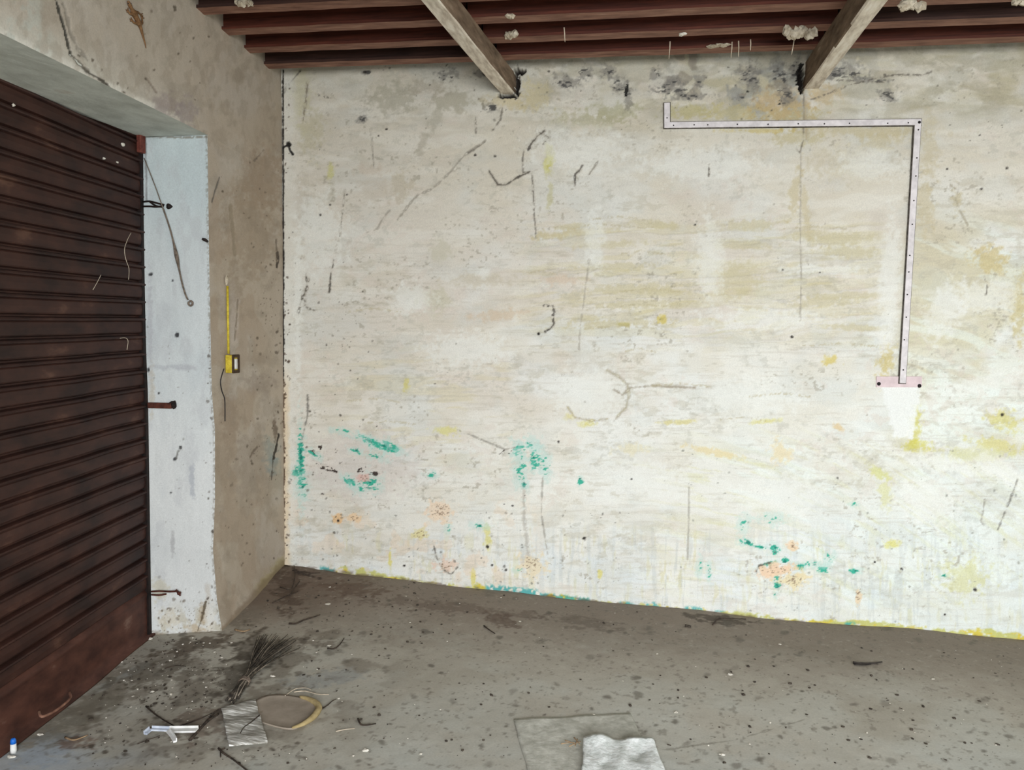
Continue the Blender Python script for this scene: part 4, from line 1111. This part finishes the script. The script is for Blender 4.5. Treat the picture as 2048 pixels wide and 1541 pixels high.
# ================================================================== TRUNKING ON THE BACK WALL
t = empty('cable_trunking', back(1835, 250), 'pale plastic cable trunking bent round on the back wall, from a stub along and down', 'trunking')
AX = ((1, 0, 0), (0, 1, 0), (0, 0, 1))
def seg_box(name, A, B, w_, th, off, m, par):
    A = np.array(A); B = np.array(B); d = B-A; L = np.linalg.norm(d); d = d/L; s_ = np.cross(d, NY)
    bm = bmesh.new(); add_box(bm, (A+B)/2+np.array([0, -off, 0]), (d, s_, NY), (L/2, w_/2, th/2), .0015)
    return bobj(name, bm, M[m], par)
segs = [((1334, 206), (1334, 254)), ((1327, 252), (1842, 246)), ((1834, 241), (1803, 768))]
for i, (a, b) in enumerate(segs):
    A = back(*a); B = back(*b); A[1] = B[1] = 0
    seg_box('trunking_base', A, B, .038, .014, .008, 'trunk_dirt', t)
    d = (B-A)/np.linalg.norm(B-A)
    seg_box('trunking_cover', A+d*.004, B-d*.004, .031, .016, .013+.0004*i, 'trunk', t)
for (x_, y_) in ((1334, 238), (1347, 253), (1388, 252), (1415, 252), (1474, 251), (1535, 251), (1595, 250), (1647, 250), (1697, 249), (1773, 249), (1814, 248), (1836, 247), (1834, 262), (1831, 318), (1829, 354), (1825, 403), (1822, 450), (1817, 512), (1815, 545), (1812, 590), (1810, 635), (1806, 680), (1804, 740)):
    bm = bmesh.new()
    c = back(x_, y_); c[1] = 0
    big = .0075 if (x_, y_) == (1836, 247) else .0036
    add_tube(bm, [c+np.array([0, -.015, 0]), c+np.array([0, -.024, 0])], big, 8)
    bobj('screw', bm, M['dark'], t)
t = empty('mounting_board', back(1797, 765), 'narrow pinkish board with two dark plugs at the foot of the trunking', 'board')
A = back(1752, 764); B = back(1843, 764); A[1] = B[1] = 0
seg_box('board', A, B, .058, .008, .004, 'pink', t)
for x_, y_ in ((1757, 768), (1838, 772)):
    bm = bmesh.new(); c = back(x_, y_); c[1] = 0
    add_tube(bm, [c+np.array([0, -.006, 0]), c+np.array([0, -.016, 0])], [.011, .008], 8); bobj('plug', bm, M['dark'], t)

# ================================================================== THINGS ON THE FLOOR
def fl(x_, y_, up=0.0):
    q = floor(x_, y_)
    return np.array([q[0], q[1], zs_(q[0], q[1])+up])
def sheet(name, corners, m, lab, cat, res=26, th=.0015, amp=.004, lift=.002, curl=None, seed=1, parent=None):
    """thin crumpled sheet with thickness, lying on the floor; corners: four photo points in order"""
    c = [fl(*a) for a in corners]
    u_ = np.linspace(0, 1, res); U, W = np.meshgrid(u_, u_)
    V = (c[0]*((1-U)*(1-W))[..., None]+c[1]*(U*(1-W))[..., None]+c[2]*(U*W)[..., None]+c[3]*((1-U)*W)[..., None])
    zz = np.vectorize(zs_)(V[..., 0], V[..., 1])
    n_ = fbm(U*5, W*5, 3, seed)
    V[..., 2] = zz+lift+np.clip(n_-.35, 0, 1)*amp*4+(curl(U, W) if curl else 0)
    jx = (fbm(U*9+40, W*9, 3, seed+1)-.5)*.010
    V[..., 0] += jx*np.minimum(1, 8*np.minimum.reduce([U, 1-U, W, 1-W])*0+1)
    top_ = V.copy(); bot_ = V.copy(); bot_[..., 2] -= th
    bm = bmesh.new()
    a = [[bm.verts.new(top_[i, j]) for j in range(res)] for i in range(res)]
    b = [[bm.verts.new(bot_[i, j]) for j in range(res)] for i in range(res)]
    for i in range(res-1):
        for j in range(res-1):
            bm.faces.new([a[i][j], a[i][j+1], a[i+1][j+1], a[i+1][j]]); bm.faces.new([b[i][j], b[i+1][j], b[i+1][j+1], b[i][j+1]])
    for j in range(res-1):
        for r_ in (0, res-1):
            bm.faces.new([a[r_][j], b[r_][j], b[r_][j+1], a[r_][j+1]]); bm.faces.new([a[j][r_], a[j+1][r_], b[j+1][r_], b[j][r_]])
    o = bobj(name, bm, M[m], parent, True)
    if lab: tag(o, lab, cat)
    return o
sheet('sheet', [(1027, 1441), (1262, 1428), (1352, 1640), (1085, 1650)], 'sheet', 'large dirty grey sheet lying flat on the floor at the bottom of the photo', 'sheet', 40, amp=.0022, seed=3)
def curl2(U, W): return .010+.020*np.exp(-(W/.10)**2)*(.6+.4*np.sin(U*9))+.006*np.sin(U*7+W*5)**2
sheet('paper', [(1167, 1488), (1306, 1495), (1372, 1640), (1160, 1640)], 'paper', 'crumpled white paper lying on the large grey sheet', 'paper', 40, amp=.005, curl=curl2, seed=8)
# card with streaks, over the oval sheath
def oval():
    t = empty('palm_sheath', fl(580, 1430), 'flat oval piece of dry beige sheath with a yellowed rim, right of the small card', 'plant debris')
    out = [(497, 1412), (530, 1396), (560, 1394), (590, 1397), (612, 1402), (627, 1409), (636, 1416), (632, 1428), (622, 1442), (604, 1454), (585, 1461), (560, 1458), (530, 1450), (505, 1440)]
    P_ = [fl(*a, up=.004) for a in smooth2(out)]
    cen = sum(P_)/len(P_)
    bm = bmesh.new(); rings = []
    for f_, dz in ((1, .004), (.94, .0), (.6, .001), (.25, .003)):
        rings.append([bm.verts.new(Vector(cen+(q-cen)*f_+np.array([0, 0, dz]))) for q in P_])
    n_ = len(P_)
    for r_ in range(3):
        for i in range(n_): bm.faces.new([rings[r_][i], rings[r_][(i+1) % n_], rings[r_+1][(i+1) % n_], rings[r_+1][i]])
    bm.faces.new(rings[-1])
    # thickness
    low = [bm.verts.new(Vector(q-np.array([0, 0, .003]))) for q in P_]
    for i in range(n_): bm.faces.new([rings[0][i], low[i], low[(i+1) % n_], rings[0][(i+1) % n_]])
    bm.faces.new(low[::-1])
    bobj('blade', bm, M['sheath'], t, True)
    rim = smooth_pts([fl(x_, y_, .009) for x_, y_ in ((600, 1399), (620, 1405), (634, 1414), (637, 1424), (626, 1440), (606, 1453), (584, 1461))], 4)
    bm = bmesh.new(); k_ = len(rim); add_tube(bm, rim, [.004+.010*math.sin(math.pi*min(1, (i+1)/k_)) for i in range(k_)], 8)
    o = bobj('rim', bm, M['rim'], t, True); o['label'] = 'thick yellowed rim'
def smooth2(pts):
    q = smooth_pts([np.array(a, float) for a in pts+[pts[0]]], 3)[:-1]
    return [(float(a[0]), float(a[1])) for a in q]
oval()
sheet('card', [(443, 1422), (510, 1405), (536, 1491), (458, 1501)], 'card', 'weathered grey card with white streaks, lying below the stick broom', 'card', 26, th=.003, amp=.002, lift=.012, curl=lambda U, W: .006*(1-U)*W+.004*np.sin(W*16), seed=12)

def twig(pts, r, m, lab, up=.005, name='twig', cat='twig', group=None, par=None):
    bm = bmesh.new(); P_ = smooth_pts([fl(x_, y_, up) for x_, y_ in pts], 3); k_ = len(P_)
    add_tube(bm, P_, [r*(1-.5*i/k_) for i in range(k_)], 6)
    o = bobj(name, bm, M[m], par, True)
    if lab: tag(o, lab, cat, group)
    return o
twig([(519, 1444), (502, 1458), (488, 1468), (481, 1480)], .003, 'twig', 'thin dark twig lying across the streaked card', .026)
twig([(292, 1416), (310, 1432), (330, 1446), (350, 1457)], .0035, 'twig', 'thin twig slanting down to the white plastic strip')
twig([(380, 1484), (398, 1464), (418, 1444), (437, 1432)], .007, 'twig', 'thick dark twig rising right from the white plastic strip')
twig([(394, 1470), (410, 1450), (430, 1428), (446, 1420)], .005, 'twig', 'second dark twig, just behind the thick one beside the card')
twig([(352, 1460), (378, 1450), (400, 1442), (424, 1430)], .0035, 'twig', 'thin twig behind the white plastic strip, pointing at the card')
twig([(437, 1500), (447, 1510), (466, 1522), (490, 1541), (510, 1556)], .004, 'twig', 'dark bent twig below the streaked card at the bottom edge')
twig([(450, 1500), (442, 1505), (441, 1518)], .003, 'twig', 'tiny forked twig left below the streaked card')
twig([(642, 1422), (655, 1414), (664, 1406), (672, 1402)], .003, 'twig', 'thin twig pointing away from the oval sheath tip')
twig([(588, 1388), (610, 1386), (635, 1392), (658, 1393)], .0028, 'web', 'pale grass stem behind the oval sheath', name='grass_stem', cat='stem')
twig([(570, 1396), (590, 1382), (612, 1380), (622, 1384)], .0022, 'web', 'second pale grass stem, arching close behind the oval sheath', name='grass_stem', cat='stem')
twig([(672, 1466), (690, 1462), (710, 1460)], .0022, 'web', 'short pale stem on the floor right of the oval sheath', name='grass_stem', cat='stem')
twig([(716, 1440), (722, 1452), (735, 1453), (752, 1450)], .004, 'twig', 'bent dark twig on open floor right of the oval sheath')
twig([(578, 1250), (592, 1250), (608, 1243), (630, 1236), (640, 1232)], .005, 'twig', 'dark curved twig on the floor above the stick broom')
twig([(655, 1300), (668, 1301), (680, 1292), (688, 1280)], .004, 'twig', 'hooked dark twig right of the stick broom')
twig([(1706, 1327), (1720, 1329), (1745, 1329), (1764, 1326)], .006, 'leaf', 'dark dry stalk lying on bare floor at the right', name='dry_stalk', cat='stalk')
twig([(1708, 1331), (1725, 1333), (1742, 1331)], .004, 'leaf', 'short dark stalk touching the longer dark one at the right', name='dry_stalk', cat='stalk')
twig([(1425, 1252), (1438, 1240), (1460, 1240), (1492, 1241)], .004, 'twig', 'dark twig lying against the foot of the back wall, right of centre')
twig([(560, 1180), (582, 1184), (590, 1160), (588, 1140)], .003, 'twig', 'thin twig standing in the dirt of the room corner', .012)
twig([(545, 1208), (570, 1196), (596, 1186)], .003, 'twig', 'thin twig in front of the dirt heap of the room corner')
twig([(585, 1150), (610, 1154), (640, 1152)], .004, 'twig', 'dark twig along the back wall foot beside the corner', .01)
twig([(580, 1195), (590, 1180), (600, 1168)], .0035, 'twig', 'short twig slanting right in the corner dirt', .01)
twig([(275, 1492), (296, 1484), (320, 1476)], .002, 'twig', 'faint twig left of the white plastic strip')
# dark curved debris near sheets
twig([(1335, 1492), (1342, 1494)], .003, 'crumb', 'small dark stub beside the crumpled white paper', name='twig_stub', cat='twig')
# straw on the grey sheet
for i, (a, b) in enumerate((((1122, 1495), (1150, 1492)), ((1130, 1488), (1152, 1496)), ((1148, 1482), (1160, 1497)), ((1138, 1500), (1162, 1490)), ((1155, 1485), (1150, 1500)))):
    twig([a, ((a[0]+b[0])/2, (a[1]+b[1])/2-1), b], .0022, 'straw', 'short dry straw in a little tuft on the large grey sheet', .012, 'straw', 'straw', 'straws on the grey sheet')
twig([(968, 1254), (978, 1262), (990, 1270)], .004, 'twig', 'short dark twig in the dirt left of centre, below the teal foot strip')
twig([(1370, 1254), (1382, 1256)], .008, 'crumb', 'small dark clump by the back wall right of centre', name='dirt_clump', cat='clump')
twig([(330, 1340), (352, 1334), (372, 1336)], .0025, 'twig', 'thin twig in the dirt right below the jamb')
twig([(470, 1262), (486, 1266), (500, 1262)], .005, 'straw', 'brown leaf shred between the jamb foot and the broom', name='leaf_shred', cat='leaf shred')
twig([(130, 1478), (146, 1484), (162, 1480), (176, 1474)], .004, 'straw', 'curled brown leaf shred on the pale floor near the shutter', name='leaf_shred', cat='leaf shred')
# white plastic strip, folded
t = empty('plastic_strip', fl(340, 1475), 'broken white and bluish plastic strip lying on the floor left of the card', 'plastic strip')
def strip(name, pts, w_, m, up=.012):
    P_ = [fl(x_, y_, up) for x_, y_ in pts]; bm = bmesh.new()
    for a, b in zip(P_[:-1], P_[1:]):
        d = (b-a); L = np.linalg.norm(d); d = d/L; s_ = np.cross([0, 0, 1.], d); s_ /= np.linalg.norm(s_)
        add_box(bm, (a+b)/2, (d, s_, np.cross(d, s_)), (L/2, w_/2, .0035), .001)
        add_box(bm, (a+b)/2+s_*w_/2+np.array([0, 0, .005]), (d, s_, np.cross(d, s_)), (L/2, .002, .007), .001)
    bobj(name, bm, M[m], t)
strip('strip_arm', [(336, 1469), (394, 1468)], .026, 'white')
strip('strip_end', [(291, 1476), (302, 1467), (337, 1468)], .014, 'bluewhite')
strip('strip_spur', [(337, 1472), (344, 1480), (350, 1491)], .012, 'white')
# bottle cap by the shutter
t = empty('marker_cap', fl(28, 1508), 'small white and blue plastic cap standing upright in front of the shutter', 'cap')
c = fl(27, 1507)
bm = bmesh.new(); add_tube(bm, [c, c+EZ*.012, c+EZ*.036], [.010, .011, .010], 14); bobj('body', bm, M['white'], t, True)
bm = bmesh.new(); add_tube(bm, [c+EZ*.0365, c+EZ*.050, c+EZ*.056], [.0105, .0095, .006], 14); bobj('tip', bm, M['blue'], t, True)

# stick broom: each rib tapers, all bound at the grip
neck = fl(497, 1361, .022); tail = fl(466, 1404, .012)
t = empty('stick_broom', fl(497, 1361), 'dark fan-shaped stick broom lying on the floor by the foot of the jamb', 'broom')
rg = random.Random(11)
for i in range(64):
    f_ = rg.random()
    tip_px = (514+84*f_+rg.uniform(-3, 3), 1276+8*f_+rg.uniform(-5, 22))
    up = .004+.030*rg.random()*(1-abs(f_-.5))
    tip = fl(*tip_px, up=up)
    nk = neck+np.array([rg.uniform(-.018, .018), rg.uniform(-.02, .02), rg.uniform(-.014, .014)])
    tl = tail+np.array([rg.uniform(-.022, .022), rg.uniform(-.03, .03), rg.uniform(-.008, .012)])
    mid = (nk+tip)/2+np.array([rg.uniform(-.008, .008), 0, .008+rg.uniform(0, .006)])
    bm = bmesh.new(); add_tube(bm, smooth_pts([tl, nk, mid, tip], 3), [.0030]*4+[.0026]*3+[.0018]*2+[.0012], 5)
    bobj('bristle', bm, M['stick_pale'] if i % 4 == 0 else M['stick'], t, True)
bm = bmesh.new()
ax = (neck-tail)/np.linalg.norm(neck-tail); s1_ = np.cross(ax, EZ); s1_ /= np.linalg.norm(s1_); s2_ = np.cross(ax, s1_)
cc = neck*.72+tail*.28
add_tube(bm, [cc+ax*(.030*k_/40-.015)+(s1_*math.cos(k_*.9)+s2_*math.sin(k_*.9)*.75)*.024 for k_ in range(41)], .0025, 5)
o = bobj('binding', bm, M['string'], t, True)

# pale chips, counted ones
chips = [(300, 1280, .016, 'white paper-like chip at the foot of the jamb beside the shutter'), (1460, 1351, .011, 'largest white chip on the open floor right of centre'), (1352, 1427, .009, 'white chip right of the grey sheet'),
         (1444, 1511, .008, 'white chip low on the floor right of the crumpled paper'), (658, 1294, .009, 'white chip by the hooked twig right of the broom'), (731, 1503, .010, 'white chip at the bottom, right of the oval sheath'),
         (655, 1210, .013, 'white flat chip on the floor near the corner'), (660, 1176, .007, 'small white chip close to the back wall near the corner'), (1002, 1197, .006, 'small white chip at the back wall under the teal strip'),
         (1187, 1432, .008, 'white chip on the top edge of the grey sheet'), (22, 1516, .012, 'white chip in front of the upright cap'), (80, 1471, .010, 'white chip near the shutter, left of the twigs'),
         (305, 1385, .009, 'pale chip in the dirt, first above the twigs'), (342, 1391, .009, 'pale flat chip in the dirt above the plastic strip'), (340, 1323, .008, 'pale chip in the dirt below the jamb'),
         (1560, 1290, .006, 'pale chip near the back wall right of centre'), (1040, 1245, .006, 'pale chip on the floor in the middle near the wall'), (820, 1247, .006, 'pale chip left of the middle near the wall'),
         (1866, 1360, .006, 'pale chip far right on the open floor'), (545, 1354, .010, 'thin white sliver on the floor right of the broom neck')]
for i, (x_, y_, r, lab) in enumerate(chips):
    bm = bmesh.new(); rock(bm, fl(x_, y_, .003), (r, r*.8, r*.35), i+100, rough=.35)
    tag(bobj('plaster_chip', bm, M['chip']), lab, 'chip', 'white chips on the floor')
# uncountable grit
def grit(name, n_, reg, rmin, rmax, m, lab, seed):
    rg = random.Random(seed); bm = bmesh.new()
    for i in range(n_):
        x0_, y0_, x1_, y1_ = reg[i % len(reg)]
        q = fl(rg.uniform(x0_, x1_), rg.uniform(y0_, y1_))
        if q[1] > -.02 or q[0] < -.2: continue
        if q[0] < .12 and q[1] > -1.0: continue
        u_, v_2 = pix(q)
        if (1020 < u_ < 1345 and v_2 > 1425) or (435 < u_ < 640 and 1380 < v_2 < 1500) or (465 < u_ < 605 and 1268 < v_2 < 1410): continue
        r = rmin+(rmax-rmin)*rg.random()**3
        tt = bmesh.new(); bmesh.ops.create_icosphere(tt, subdivisions=1, radius=1)
        sx, sy, sz = r*rg.uniform(.8, 1.6), r*rg.uniform(.7, 1.3), r*rg.uniform(.4, .8)
        a_ = rg.uniform(0, 3); mp = {}
        for v_ in tt.verts:
            k_ = rg.uniform(.7, 1.2)
            x2, y2 = v_.co.x*sx*k_, v_.co.y*sy*k_
            mp[v_] = bm.verts.new((q[0]+x2*math.cos(a_)-y2*math.sin(a_), q[1]+x2*math.sin(a_)+y2*math.cos(a_), q[2]+sz*.4+v_.co.z*sz*k_))
        for f_ in tt.faces: bm.faces.new([mp[v_] for v_ in f_.verts])
        tt.free()
    o = bobj(name, bm, M[m]); tag(o, lab, 'debris', None, 'stuff'); return o
R1 = (180, 1280, 640, 1535); R2 = (500, 1160, 2040, 1530); R3 = (450, 1140, 900, 1290); R4 = (250, 1275, 520, 1420)
grit('pale_grit', 430, [R1, R2, R4], .0012, .0055, 'chip', 'fine pale grit scattered over the whole floor', 21)
grit('dark_grit', 900, [R1, R2, R3, R4, R2], .0018, .0085, 'crumb', 'fine dark crumbs of dirt scattered over the whole floor', 22)
